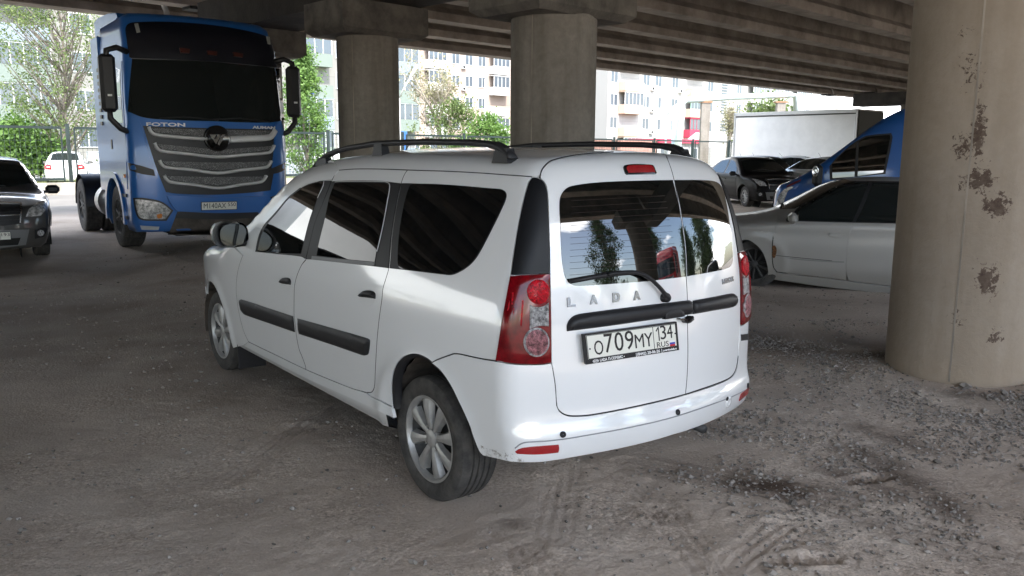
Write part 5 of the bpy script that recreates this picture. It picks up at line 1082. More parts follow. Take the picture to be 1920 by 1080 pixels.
T("day_running_lamp", mat("dull_clear", (.4, .41, .42), .35), [(263, 423, 1), (299, 425, 1), (297, 431, 1), (266, 430.5, 1)], off=.01, **both)
pO, pX, pY, pw, ph_ = plate_frame([(377, 378.8), (377.8, 394.8), (444, 393), (444.7, 377.3)], TB, .06)
Zq = np.cross(pX, pY); fr = quad(MB(), pO, pX, pY, 0, 0, pw, ph_, 0, .02).build("number_plate", INK, truck); quad(MB(), pO, pX, pY, 0, 0, pw*.975, ph_*.88, .003).build("plate_face", PLATE, fr)
text("plate_letter", "M140AX", ph_*.85, INK, fr, pO-pX*pw*.13+Zq*.004, pX, pY, .001, pw*.62); text("plate_letter", "550", ph_*.62, INK, fr, pO+pX*pw*.35+pY*ph_*.13+Zq*.004, pX, pY, .001, pw*.22)
# doors and their windows
for sy in (1, -1):
    dr = TB.panel("door", TBLUE, 'y', ins([(.98, 1.0), (1.10, 1.9), (1.02, 2.95), (.55, 3.0), (-.10, 3.0), (-.12, 1.15), (.3, 1.15)]), side=sy, grid=.1, gap=.005, off=.004)
    TB.panel("door_window", mat("bright_side_glass", (.05, .055, .06), .03, spec=.9, coat=1) if "bright_side_glass" not in bpy.data.materials else bpy.data.materials["bright_side_glass"], 'y', ins([(1.02, 2.02), (.95, 2.82), (.6, 2.88), (.02, 2.88), (.0, 2.1), (.4, 2.02)]), side=sy, grid=.1, off=.008, parent=dr)
    TB.panel("handle", TRIM, 'y', ins([(.02, 1.62), (.12, 1.62), (.12, 1.78), (.02, 1.78)]), side=sy, grid=.1, off=.012, parent=dr)
    TB.panel("wheel_arch_trim", TBLUE, 'y', ins(arcp(0, .52, .74, -.12, PI+.12, 24)+arcp(0, .52, .63, PI+.12, -.12, 24)), side=sy, grid=.1, off=.03)
    TB.panel("side_marker", AMBER, 'y', ins([(.86, 1.18), (.93, 1.18), (.93, 1.24), (.86, 1.24)]), side=sy, grid=.1, off=.03)
    vg = MB()
    for k in range(9): vg.box((-.62, sy*1.25, 2.05+.11*k), (.16, .02, .06))
    vg.build("air_vent", TRIM, truck)
    m_ = MB(); m_.box((1.15, sy*1.45, 2.60), (.17, .23, .85), bev=.05); mh = m_.build("mirror_housing", TRIM, truck)
    m_ = MB(); m_.tube([(1.10, sy*1.14, 3.08), (1.16, sy*1.3, 3.13), (1.16, sy*1.44, 3.08), (1.15, sy*1.46, 2.9)], [(.05, .045)]*4, 8); m_.build("mirror_arm", TRIM, mh); m_ = MB(); m_.tube([(1.16, sy*1.20, 1.88), (1.18, sy*1.32, 1.93), (1.16, sy*1.45, 2.08), (1.15, sy*1.46, 2.3)], [(.055, .045)]*4, 8); m_.build("mirror_arm", TRIM, mh)
    m_ = MB(); m_.box((1.06, sy*1.45, 2.60), (.01, .18, .7)); m_.build("mirror_glass", CHROME, mh)
    m_ = MB(); m_.box((1.24, sy*1.45, 2.42), (.01, .06, .03)); m_.build("side_indicator", WHITEINK, mh)
    m_ = MB(); m_.box((-1.02, sy*1.19, 2.2), (.62, .05, 2.6), bev=.02); m_.build("side_fairing", TBLUE, truck)
    for j, zz in enumerate((.55, .9)):
        st_ = MB(); st_.box((.72, sy*1.2, zz), (.35, .12, .05)); st_.build("step", TRIM, truck)
    # fuel tank, frame, mudguards, wheels
    m_ = MB(); M = Matrix.Translation((-1.45, sy*.93, .68)) @ Matrix.Rotation(PI/2, 4, 'Y'); m_.lathe([(.001, -.55), (.27, -.55), (.30, -.52), (.30, -.2), (.306, -.2), (.306, -.14), (.30, -.14), (.30, .52), (.27, .55), (.001, .55)], 28, M); m_.build("fuel_tank", mat("aluminium_tank", (.5, .5, .5), .35, metal=.9) if "aluminium_tank" not in bpy.data.materials else bpy.data.materials["aluminium_tank"], truck)
    m_ = MB(); m_.box((-2.0, sy*.43, .82), (5.2, .09, .28)); m_.build("chassis_rail", TRIM, truck)
    m_ = MB(); n = 18; vs = []
    for i in range(n+1):
        a = PI*i/n
        for yy in (.62, 1.24): vs.append((-3.36+.62*math.cos(a), sy*yy, .52+.62*math.sin(a)))
    m_.add(vs, [(2*i, 2*i+1, 2*i+3, 2*i+2) for i in range(n)], True); m_.build("mudguard", TRIM, truck)
    make_wheel(truck, 0, sy*1.20, .52, .31, .29, 10, sy, style=1, rimmat=ALLOYDK); make_wheel(truck, -3.36, sy*1.22, .52, .29, .29, 10, sy, style=1, rimmat=ALLOYDK)
    make_wheel(truck, -3.36, sy*.88, .52, .29, .29, 10, sy, style=1, rimmat=ALLOYDK)
m_ = MB(); m_.box((.35, 0, .5), (1.6, 1.2, .5)); m_.box((0, 0, .45), (.3, 1.9, .2)); m_.build("engine_underside", UNDER, truck)
m_ = MB(); m_.box((-3.0, 0, 1.02), (1.0, .9, .12), bev=.03); m_.build("fifth_wheel", TRIM, truck)
m_ = MB(); M = Matrix(((1, 0, 0, 0), (0, 0, 1, 0), (0, 1, 0, 0), (0, 0, 0, 1))); m_.prism([(-1.35, 3.55), (-.7, 3.55), (.5, 3.66), (.4, 3.74), (-.2, 3.80), (-1.0, 3.83), (-1.35, 3.80)], -1.12, 1.12, M); m_.build("roof_spoiler", TBLUE, truck)
# ------------------------------------------------------------------ the blue panel van
BV_RZ = math.radians(156); BV = ground_pt(1450, 397.6, .78); sc_ = 14.0/BV[1]
fr0 = depth_pt(1451, 396, 14.3)
VBLUE = paint("van_blue_paint", (.012, .10, .36), .3, metal=.2, rough=.35)
bvl = (fr0[0]+1.0*math.cos(math.radians(-8))*1.0+.27, fr0[1]+.75, 0)
_bt = CS([-4.6, -4.3, -2.2, -1.4, -1.0, -.7, -.25, .2, .42, .7, .95, 1.1], [2.40, 2.44, 2.45, 2.42, 2.33, 2.15, 1.78, 1.42, 1.27, 1.12, .98, .8])
def bv_f(P):
    x, y, z = P[..., 0], P[..., 1], P[..., 2]; ay = np.abs(y)
    f1 = (ay-1.0+.10*np.clip(z-1.1, 0, 2)**1.6+.16*np.clip((x-.0)/1.0, 0, 2)**2.2)/1.05; e = .01; sl = (_bt(x+e)-_bt(x-e))/(2*e); f3 = (z-_bt(x)+.01*y*y)/np.sqrt(1+sl**2)
    f4 = (x-1.0+.15*y*y+.1*np.clip(z-.6, 0, 1))/1.05; f2 = (-x-4.55)
    return smax(smax(smax(f1, f3, .05), f4, .09), f2, .05)
bvan = tag(empty("panel_van", bvl, BV_RZ), "blue panel van with dark cab windows between the silver saloon and the pillar", "van")
BB = Body(bv_f, bvan, bvl, BV_RZ)
BB.loft("body", VBLUE, -4.5, 1., 70, 72, 1.0, .004, ((0, .34), (-3.4, .34)), ar=.42, zmin=.25, ends=True)
dv = BB.tpanel("front_door", VBLUE, 'y', [(1545, 330, 1), (1560, 305), (1582, 280), (1608, 261), (1626, 252), (1673, 247), (1678, 260), (1672, 330), (1668, 420, 1), (1600, 430), (1545, 430, 1)], gap=.004, mirror=True)
BB.tpanel("window_frame", BLACKP, 'y', [(1555, 312, 1), (1568, 296), (1585, 280), (1608, 263), (1625, 254.5), (1671, 249.5, 1), (1673.5, 258), (1660, 326, 1), (1620, 330), (1556, 338, 1)], off=.003, gap=0, mirror=True)
for px in ([(1560, 308, 1), (1583, 284.5), (1606, 267.5, 1), (1602, 331, 1), (1561, 334, 1)], [(1611, 265, 1), (1625, 257.5), (1668, 253, 1), (1669, 258), (1656, 323.5, 1), (1608, 330, 1)]):
    a, b = BB.tpanel("side_window", GLASS, 'y', px, off=.006, gap=0, mirror=True); a.parent = dv[0]; b.parent = dv[1]
BB.tpanel("headlight", HEADL, 'c' if False else 'y', [(1456, 383, 1), (1461, 366), (1471, 355), (1487, 350), (1478, 358), (1472, 372), (1470, 380, 1)], off=.006, gap=0, mirror=True, grid=.03)
BB.tpanel("bonnet_edge", mat("dark_red_stripe", (.14, .012, .02), .4), 'y', [(1474, 352, 1), (1500, 340), (1502, 336), (1476, 348, 1)], off=.004, gap=0, grid=.03, mirror=True)
BB.panel("windscreen", GLASSD, 'z', ins([(.22, 0), (.15, .5), (-.02, .66), (-.75, .54), (-.86, .3), (-.88, 0), (-.86, -.3), (-.75, -.54), (-.02, -.66), (.15, -.5)]), grid=.1, off=.003)
BB.panel("grille", BLACKP, 'f', ins([(.55, .95), (.5, .6), (-.5, .6), (-.55, .95)]), grid=.1, off=.005)
BB.panel("front_bumper", BLACKP, 'f', ins([(.8, .55), (.78, .26), (-.78, .26), (-.8, .55)]), grid=.1, off=.008)
for sy in (1, -1):
    m_ = MB(); c_ = np.array([.18, sy*1.12, 1.25]); m_.box(c_, (.16, .22, .38), bev=.06); mh = m_.build("side_mirror", BLACKP, bvan)
    m_ = MB(); M = Matrix.Translation(Vector(c_+np.array([.03, sy*.115, .07]))) @ Matrix.Rotation(-sy*PI/2, 4, 'X'); m_.lathe([(.075, -.01), (.075, .012), (.055, .016), (.045, .006), (.02, .004), (.001, .012)], 20, M @ Matrix.Diagonal((.7, 1.3, 1, 1))); m_.build("mirror_indicator", CHROME, mh)
    for ax in (0, -3.4):
        make_wheel(bvan, ax, sy*.93, .34, .22, .2, 8, sy, rimmat=ALLOYDK)
        l = MB(); n = 16; l.add([v for i in range(n+1) for v in [(ax+.41*math.cos(PI*1.2*i/n-.3), sy*.45, .34+.41*math.sin(PI*1.2*i/n-.3)), (ax+.41*math.cos(PI*1.2*i/n-.3), sy*.96, .34+.41*math.sin(PI*1.2*i/n-.3))]], [(2*i, 2*i+1, 2*i+3, 2*i+2) for i in range(n)]); l.build("wheel_arch_liner", UNDER, bvan)
bm = MB(); bm.box((-1.8, 0, .3), (5.0, 1.6, .1)); bm.build("underbody", UNDER, bvan)
# ------------------------------------------------------------------ the white box truck
a_ = depth_pt(1378, 212, 42.); b_ = depth_pt(1609, 206, 37.2); bz = (a_[2]+b_[2])/2; bd = (b_-a_)[:2]; BL = np.linalg.norm(bd); bang = math.atan2(bd[1], bd[0])
btr = tag(empty("box_truck", (a_[0], a_[1], 0), bang), "white box body truck standing behind the parked cars on the right", "truck")
BOXW = mat("white_box_panel", (.72, .72, .70), .45, noise=.06, nscale=1.2); BOXF = mat("dark_box_end", (.06, .06, .055), .7)
def bx(name, c, d, m, bev=.0): k = MB(); k.box(c, d, bev=bev); return k.build(name, m, btr)
zb = 1.0
bx("cargo_box", (BL/2, 1.2, (bz+zb)/2), (BL-.02, 2.4, bz-zb-.06), BOXW)
for z_ in (bz-.06, zb+.05): bx("box_rail", (BL/2, -.012, z_), (BL+.04, .05, .14), mat("aluminium_rail", (.42, .42, .41), .45, metal=.5) if "aluminium_rail" not in bpy.data.materials else bpy.data.materials["aluminium_rail"])
bx("rail_shadow_strip", (BL/2, -.006, bz-.17), (BL, .03, .06), BOXF)
for x_ in (.03, BL-.03): bx("corner_post", (x_, -.012, (bz+zb)/2), (.08, .05, bz-zb), bpy.data.materials["aluminium_rail"])
bx("front_wall", (BL+.03, 1.2, (bz+zb)/2), (.05, 2.3, bz-zb-.1), BOXF)
bx("roof", (BL/2, 1.2, bz+.0), (BL+.06, 2.46, .05), BOXW)
bx("chassis", (BL/2+.6, 1.2, .78), (BL+1.6, .8, .2), UNDER)
cab_ = MB(); M = Matrix(((1, 0, 0, BL+.35), (0, 0, 1, 0), (0, 1, 0, 0), (0, 0, 0, 1))); cab_.prism([(0, .55), (1.75, .55), (1.82, 1.25), (1.55, 2.35), (1.3, 2.5), (0, 2.5)], .15, 2.25, M); cb = cab_.build("cab", WHT2, btr)
bx("door_window", (BL+1.2, .145, 1.85), (.7, .02, .6), GLASSD).parent = cb
for x_ in (1.3, BL+1.2):
    for y_, sy in ((.05, -1), (2.35, 1)): make_wheel(btr, x_, y_, .42, .25, .24, 8, sy, rimmat=ALLOYDK)
# ------------------------------------------------------------------ beyond the bridge
# grass verge, pavement and a low wall beneath the fence, all along the bridge's direction
GRASS = mat("dry_spring_grass", (.085, .12, .03), .95, noise=.35, nscale=.8, tint2=(.15, .155, .055), bump=.5, bscale=30)
def strip(name, n0, n1, m, z, u0=-60, u1=260, kind="structure"):
    me = bpy.data.meshes.new(name); me.from_pydata([un(u0, n0, z), un(u1, n0, z), un(u1, n1, z), un(u0, n1, z)], [], [(0, 1, 2, 3)]); return tag(obj(name, me, m), kind=kind)
strip("verge", 32.9, 46., GRASS, .035); strip("street", 46., 56., mat("street_asphalt", (.22, .215, .21), .9, noise=.15, nscale=1.5), .03); strip("yard", 56., 68., mat("yard_soil", (.20, .19, .13), .95, noise=.35, nscale=.5, tint2=(.12, .16, .05)), .02)
gr_ = MB(); r = np.random.RandomState(4)
for k in range(5200):
    u_, n_ = r.uniform(-12, 46), 33.2+abs(r.normal(0, 2.2)); p = un(u_, n_, .03); h = r.uniform(.12, .42)*(1.7 if r.rand() < .06 else 1); a = r.rand()*PI; w = .035; dx, dy = w*math.cos(a), w*math.sin(a); lx, ly = r.uniform(-.12, .12, 2)
    gr_.add([(p[0]-dx, p[1]-dy, .03), (p[0]+dx, p[1]+dy, .03), (p[0]+lx, p[1]+ly, .03+h)], [(0, 1, 2)])
tag(gr_.build("grass", GRASS), "tufts of rough spring grass growing behind the fence", "grass", kind="stuff")
FW = mat("fence_base_concrete", (.36, .33, .28), .9, noise=.3, nscale=1.5, bump=.2)
fb = MB(); M = Matrix.Rotation(URZ, 4, 'Z'); wl = MB(); wl.box((60, 32.576, .18), (170, .28, .5)); o_ = wl.build("low_wall", FW); o_.rotation_euler = (0, 0, URZ); tag(o_, "low concrete wall running under the metal fence", "wall")
FEN = mat("fence_green_metal", (.018, .03, .028), .5, noise=.3, nscale=3)
fence = tag(empty("fence", (0, 0, 0), URZ), "thin dark metal mesh fence on posts along the low concrete wall", "fence")
pu = [-20.2, -16, -12, -8, -4, 0, 3.2, 5.6, 9.35, 12.6, 16.0, 20.0, 24.1, 28.0, 32.0, 36.0, 40.1, 44.2, 48.6, 53.2, 57.5, 62, 66, 70]
for k, u_ in enumerate(pu):
    p = MB(); p.box((u_, 32.576, 1.46), (.11, .11, 2.1)); p.build("post", FEN, fence)
    for s_ in (-.22, .22):
        p = MB(); p.box((u_+s_, 32.56, 1.42), (.05, .05, 1.9)); p.build("panel_frame", FEN, fence)
    if k+1 < len(pu):
        v_ = pu[k+1]
        for z_ in (.55, 2.36): p = MB(); p.box(((u_+v_)/2, 32.56, z_), (v_-u_-.44, .06, .09)); p.build("rail", FEN, fence)
        m_ = MB(); x = u_+.3
        while x < v_-.3: m_.box((x, 32.56, 1.45), (.010, .010, 1.8)); x += .16
        for z_ in np.arange(.7, 2.3, .2): m_.box(((u_+v_)/2, 32.56, float(z_)), (v_-u_-.44, .008, .008))
        m_.build("wire_mesh", FEN, fence)
# apartment blocks
def wallmat(name, c, joint=True):
    m, nt, N, L, b = _nodes(name); b.inputs["Roughness"].default_value = .9; tc = N.new("ShaderNodeTexCoord"); br = N.new("ShaderNodeTexBrick"); mp = N.new("ShaderNodeMapping"); mp.inputs["Rotation"].default_value = (PI/2, 0, 0); L.new(tc.outputs["Object"], mp.inputs["Vector"]); L.new(mp.outputs[0], br.inputs["Vector"])
    br.inputs["Scale"].default_value = 1; br.offset = 0; br.inputs["Brick Width"].default_value = 3.2; br.inputs["Row Height"].default_value = 2.8; br.inputs["Mortar Size"].default_value = .025
    br.inputs["Color1"].default_value = (*c, 1); br.inputs["Color2"].default_value = (*[k*.93 for k in c], 1); br.inputs["Mortar"].default_value = (*[k*.72 for k in c], 1); L.new(br.outputs["Color"], b.inputs["Base Color"]); return m
PANELW = wallmat("grey_panel_wall", (.24, .235, .215)); WHITEB = wallmat("white_brick_wall", (.42, .41, .385)); PINKB = wallmat("pink_brick_wall", (.42, .335, .28)); BAL = {"g": mat("grey_green_balcony", (.17, .205, .18), .8), "b": mat("blue_grey_balcony", (.20, .24, .28), .8), "w": mat("white_balcony", (.62, .62, .6), .8), "t": mat("tan_balcony", (.55, .42, .32), .8), "r": mat("red_balcony", (.42, .04, .08), .7), "m": mat("mint_balcony", (.35, .55, .45), .7)}
PANE = mat("window_pane", (.10, .12, .14), .08, spec=.6); FRW = mat("white_window_frame", (.7, .7, .69), .6); ACM = mat("ac_white", (.66, .66, .64), .6)
class Block:
    def __init__(s, label, u0, n0, L_, D_, nst, wall, fh=2.8, z0=.9):
        s.root = tag(empty("apartment_block", un(u0, n0), URZ), label, "building"); s.L = L_; s.fh = fh; s.z0 = z0; s.H = z0+nst*fh+.6; s.n = nst
        w = MB(); w.box((L_/2, D_/2, s.H/2), (L_, D_, s.H)); s.wall = w.build("wall", wall, s.root); rf = MB(); rf.box((L_/2, D_/2-.1, s.H+.1), (L_+.3, D_+.5, .2)); s.roof = rf.build("roof", FW, s.root); s.proto = {}
    def win(s, x, st, w=1.5, h=1.45, leaves=2):
        z = s.z0+st*s.fh+.85; k = (w, h, leaves)
        if k not in s.proto:
            f = MB(); t = .07
            for c, d in (((0, -.03, h/2), (w, .10, t)), ((0, -.03, -h/2), (w, .10, t)), ((w/2, -.03, 0), (t, .10, h+t)), ((-w/2, -.03, 0), (t, .10, h+t)))+tuple(((w*(i/leaves-.5), -.03, 0), (t*.8, .09, h)) for i in range(1, leaves)): f.box(c, d)
            o = f.build("window", FRW, s.root); g = MB(); g.box((0, -.012, 0), (w, .03, h)); gp_ = g.build("pane", PANE, o); s.proto[k] = o
        else:
            o = copy_tree(s.proto[k], s.root)
        o.location = (x, 0, z+h/2); return o
    def balcony(s, x, st, w, col, glazed=True, gcol=None, dep=1.1):
        z = s.z0+st*s.fh; b = MB(); b.box((x, -dep/2, z-.08), (w, dep, .16)); b.box((x, -dep+.03, z+.5), (w, .06, 1.0)); b.box((x-w/2+.03, -dep/2, z+.5), (.06, dep-.13, 1.0)); b.box((x+w/2-.03, -dep/2, z+.5), (.06, dep-.13, 1.0)); o = b.build("balcony", BAL[col], s.root)
        if glazed:
            f = MB(); n_ = max(2, int(w/.75))
            for i in range(n_+1): f.box((x-w/2+.04+(w-.08)*i/n_, -dep+.04, z+1.75), (.07, .07, 1.5))
            f.box((x, -dep+.04, z+2.53), (w, .09, .09)); f.build("window", BAL[gcol] if gcol else FRW, o); g = MB(); g.box((x, -dep+.06, z+1.75), (w-.1, .03, 1.45)); g.build("pane", PANE, o); r_ = MB(); r_.box((x, -dep/2, z+2.62), (w+.1, dep+.15, .08)); r_.build("awning", BAL[col], o)
        return o
    def ac(s, x, st):
        z = s.z0+st*s.fh+.5; a = MB(); a.box((x, -.2, z), (.8, .32, .55), bev=.03); o = a.build("air_conditioner", ACM, s.root); d = MB(); d.lathe([(.2, -.005), (.2, .01), (.001, .01)], 16, Matrix.Translation((x-.1, -.365, z)) @ Matrix.Rotation(PI/2, 4, 'X')); d.build("fan", UNDER, o)
A1 = Block("grey panel apartment block with stacked glazed balconies behind the truck", -10, 68.8, 62.5, 12, 5, PANELW)
for st in range(5):
    for x0 in (4.5, 12.5, 27., 35., 50.5, 60.5):
        A1.balcony(x0, st, 3.6, "g" if (st+int(x0)) % 3 else "b", glazed=(st*7+int(x0)) % 4 != 0)
    for x0 in (8.7, 17.2, 20., 23., 31.2, 39.3, 42.5, 46.5, 54.2, 57.2): A1.win(x0, st, 1.5 if int(x0) % 2 else 1.8, leaves=2 if int(x0) % 2 else 3)
    A1.ac(55.8+(st % 2)*.2, st)
tw = MB(); tw.box((50.0, -1.2, A1.z0+2*A1.fh+.55), (.35, .05, .8)); tw.build("blue_laundry", BLUEINK, A1.root)
A0 = Block("plain white block added beyond the left edge to whiten the front door window", -76, 66, 62, 12, 5, mat("white_reflection_render", (.78, .78, .76), .85, noise=.05, nscale=.3))  # unseen block, added so the side glass has something bright to mirror
for st in (0, 1): A0.win(50, st, 1.8); A0.win(55, st, 1.8)
A2 = Block("pink brick apartment block with white balconies and air conditioners, seen between the two round pillars", 68, 92, 34, 12, 5, PINKB, fh=3.0)
for st in range(5):
    for x0, c in ((5.5, "w"), (17.5, "w"), (28, "g")): A2.balcony(x0, st, 3.2, c, glazed=(st+int(x0)) % 3 != 1)
    for x0 in (2.2, 9.5, 12., 14.5, 21., 24.3, 31.5): A2.win(x0, st, 1.4)
    for x0 in (10.9, 22.6): A2.ac(x0, st)
A3 = Block("white apartment block with one crimson balcony, right of the middle pillar", 84, 69.5, 66, 12, 5, WHITEB, fh=2.9)
for st in range(5):
    for x0, c in ((4.2, "t"), (19.2, "t"), (36, "w"), (50, "w")):
        if x0 == 19.2 and st == 1: A3.balcony(x0, st, 4.2, "r", True, "r")
        elif x0 == 19.2 and st == 2: A3.balcony(x0, st, 4.2, "t", True, "m")
        else: A3.balcony(x0, st, 4., c, glazed=st % 2 == 0 or x0 > 30)
    for x0 in (1.2, 8., 10.7, 14.6, 23.5, 31.5, 40.2, 43., 46.4, 54.5, 58, 62): A3.win(x0, st, 1.5)
    for x0 in (9.3, 15.8): A3.ac(x0, st)
    for k in range(5): sl_ = MB(); sl_.box((27.4, -.04, A3.z0+st*2.9+.75+.42*k), (1.5, .08, .2)); sl_.build("stair_window", PANE, A3.root)
an = MB()
for x0 in (2, 3.2, 5.5): an.tube([(x0, 2, A2.H), (x0, 2, A2.H+2.2)], .03, 5); an.tube([(x0-.5, 2, A2.H+1.9), (x0+.6, 2, A2.H+2.)], .025, 5)
an.build("roof_antenna", FEN, A2.root)
# kiosk row and small things along the street
KR = mat("red_brick", (.36, .19, .15), .9, noise=.2, nscale=2)
k_ = tag(empty("shop_kiosk", un(75, 60), URZ), "low brick kiosk with red roof and white-framed shop windows", "kiosk")
m_ = MB(); m_.box((3.5, 2, 1.5), (7, 4, 3)); m_.build("wall", KR, k_); m_ = MB(); m_.box((11.5, 2, 1.35), (9, 4, 2.7)); m_.build("side_wall", WHITEB, k_); m_ = MB(); m_.box((11.6, 1.9, 2.95), (9.6, 4.8, .5)); m_.build("roof", BAL["r"], k_)
for i in range(4): m_ = MB(); m_.box((8.3+2.1*i, -.05, 1.4), (1.7, .1, 1.6)); o_ = m_.build("window", FRW, k_); g = MB(); g.box((8.3+2.1*i, -.11, 1.4), (1.45, .03, 1.35)); g.build("pane", PANE, o_)
gp_ = MB(); gp_.prism([(17, 0), (25, 0), (25, 2.3), (21, 4.2), (17, 2.3)], 0, 5, Matrix(((1, 0, 0, 0), (0, 0, 1, -1), (0, 1, 0, 0), (0, 0, 0, 1)))); o_ = gp_.build("gabled_shed", WHITEB); o_.location = un(73.5, 59); o_.rotation_euler = (0, 0, URZ); tag(o_, "white gabled shed beside the brick kiosk", "shed")
m_ = MB(); m_.box((0, 0, .75), (26, .3, 1.5)); o_ = m_.build("white_wall", mat("whitewash", (.8, .8, .78), .8)); o_.location = un(27.5, 47.5); o_.rotation_euler = (0, 0, URZ); tag(o_, "long low whitewashed wall behind the grass, right of the truck", "wall")
# overground heating pipe on posts
PIPE = mat("pale_green_pipe", (.55, .62, .58), .55, noise=.1, nscale=2); PBLUE = mat("pale_blue_pipe", (.50, .60, .68), .55)
pg = tag(empty("heating_pipe", (0, 0, 0)), "pale green overground heating pipe bridging the street on concrete posts", "pipe")
p0, p1, p2 = depth_pt(1279, 190, 60), depth_pt(1375, 182, 62), depth_pt(1480, 178, 64)
m_ = MB(); m_.tube([depth_pt(1262, 289, 60)*np.array([1, 1, 0])+np.array([0, 0, -.1]), depth_pt(1279, 215, 60), depth_pt(1279, 193, 60), depth_pt(1286, 188, 60.2), p1, p2, depth_pt(1492, 179, 64.3), depth_pt(1494, 230, 64.5)], .22, 12); m_.build("main_pipe", PIPE, pg)
m_ = MB(); a_ = depth_pt(1271, 200, 60.5); m_.tube([(a_[0], a_[1], 0), (a_[0], a_[1], 4.9)], .38, 12); m_.build("riser", PBLUE, pg)
for u_, Y in ((1323, 61), (1464, 63.7)):
    a_ = depth_pt(u_, 193, Y); m_ = MB(); m_.box((a_[0], a_[1], a_[2]/2), (.62, .5, a_[2])); po = m_.build("support_post", CONC, pg); m_ = MB(); m_.box((a_[0], a_[1], a_[2]+.06), (.9, .6, .12)); m_.build("saddle", mat("rusty_saddle", (.3, .17, .1), .9) if "rusty_saddle" not in bpy.data.materials else bpy.data.materials["rusty_saddle"], po)
# lamps and poles
LG = mat("lamp_grey", (.45, .45, .44), .5)
def lamp(label, base, top, tip, Y):
    b = depth_pt(*base, Y); t = depth_pt(*top, Y); e = depth_pt(*tip, Y); r_ = tag(empty("street_lamp", (t[0], t[1], 0)), label, "street lamp", "street lamps beyond the fence"); d = e-t
    m_ = MB(); m_.tube([(0, 0, 0), (0, 0, t[2])], [.1, .07], 8); m_.build("pole", LG, r_); m_ = MB(); m_.tube([(0, 0, t[2]), (d[0]*.5, d[1]*.5, t[2]+d[2]*.55), (d[0], d[1], e[2])], .05, 6); m_.build("arm", LG, r_)
    q = Vector(d).to_track_quat('X', 'Z').to_matrix().to_4x4(); q.translation = Vector((d[0], d[1], e[2])); h = MB(); h.box((0, 0, 0), (.1, .1, .1)); h = MB()
    vs = []; s_ = Y/60
    for x_, w_, hh in ((-.15, .07, .06), (.1, .16, .11), (.5, .2, .13), (.85, .14, .09), (1.0, .03, .03)):
        for k in range(10): a = 2*PI*k/10; vs.append(q @ Vector((x_*s_, w_*s_*math.cos(a), hh*s_*math.sin(a))))
    h.add(vs, [(i*10+k, i*10+(k+1) % 10, (i+1)*10+(k+1) % 10, (i+1)*10+k) for i in range(4) for k in range(10)]+[tuple(range(10))], True); h.build("lamp_head", mat("lamp_head_beige", (.55, .52, .45), .5) if "lamp_head_beige" not in bpy.data.materials else bpy.data.materials["lamp_head_beige"], r_)
lamp("grey street lamp leaning out beside the left round pillar", (740, 280), (748, 184), (770, 145), 50)
lamp("grey street lamp with slanted arm in front of the crimson balcony", (1247, 285), (1250, 217), (1275, 190), 62)
for u_, v_, Y, lb in ((910, 148, 66, "plain white metal pole between the two round pillars"), (1231, 160, 75, "thin pale pole left of the crimson balcony")):
    t = depth_pt(u_, v_, Y); m_ = MB(); m_.tube([(0, 0, 0), (0, 0, t[2])], [.10, .06], 8); o_ = m_.build("light_pole", FRW); o_.location = (t[0], t[1], 0); tag(o_, lb, "pole")
t = depth_pt(758, 250, 52); sg_ = tag(empty("shop_sign", (t[0], t[1], 0)), "blue flag-shaped street sign at the foot of the grey block", "sign"); m_ = MB(); m_.box((0, 0, 1.6), (.35, .08, 2.4), bev=.02); m_.build("sign_board", mat("sign_blue", (.04, .14, .5), .5), sg_); m_ = MB(); m_.box((0, 0, .2), (.1, .1, .4)); m_.build("sign_post", LG, sg_)
# trees
LEAFM = {}
def leafmat(name, c, c2):
    m, nt, N, L, b = _nodes(name); b.inputs["Roughness"].default_value = .6; a = N.new("ShaderNodeAttribute"); a.attribute_name = "tone"; r_ = N.new("ShaderNodeValToRGB"); r_.color_ramp.elements[0].color = (*c, 1); r_.color_ramp.elements[1].color = (*c2, 1); L.new(a.outputs["Fac"], r_.inputs["Fac"]); L.new(r_.outputs["Color"], b.inputs["Base Color"]); b.inputs["Subsurface Weight"].default_value = 0
    tr = N.new("ShaderNodeBsdfTranslucent"); L.new(r_.outputs["Color"], tr.inputs["Color"]); mx = N.new("ShaderNodeMixShader"); mx.inputs[0].default_value = .35; L.new(b.outputs[0], mx.inputs[1]); L.new(tr.outputs[0], mx.inputs[2]); L.new(mx.outputs[0], N["Material Output"].inputs["Surface"]); return m
LF_PALE = leafmat("pale_spring_leaves", (.075, .12, .03), (.17, .22, .07)); LF_GRN = leafmat("fresh_green_leaves", (.06, .13, .025), (.16, .27, .06)); LF_DRY = leafmat("sparse_buds", (.20, .19, .10), (.32, .30, .17)); LF_DK = leafmat("dark_poplar_leaves", (.03, .055, .015), (.08, .12, .03))
BARK = mat("grey_bark", (.17, .145, .12), .9, noise=.35, nscale=4); BARKL = mat("light_bark", (.30, .26, .21), .9, noise=.3, nscale=4)
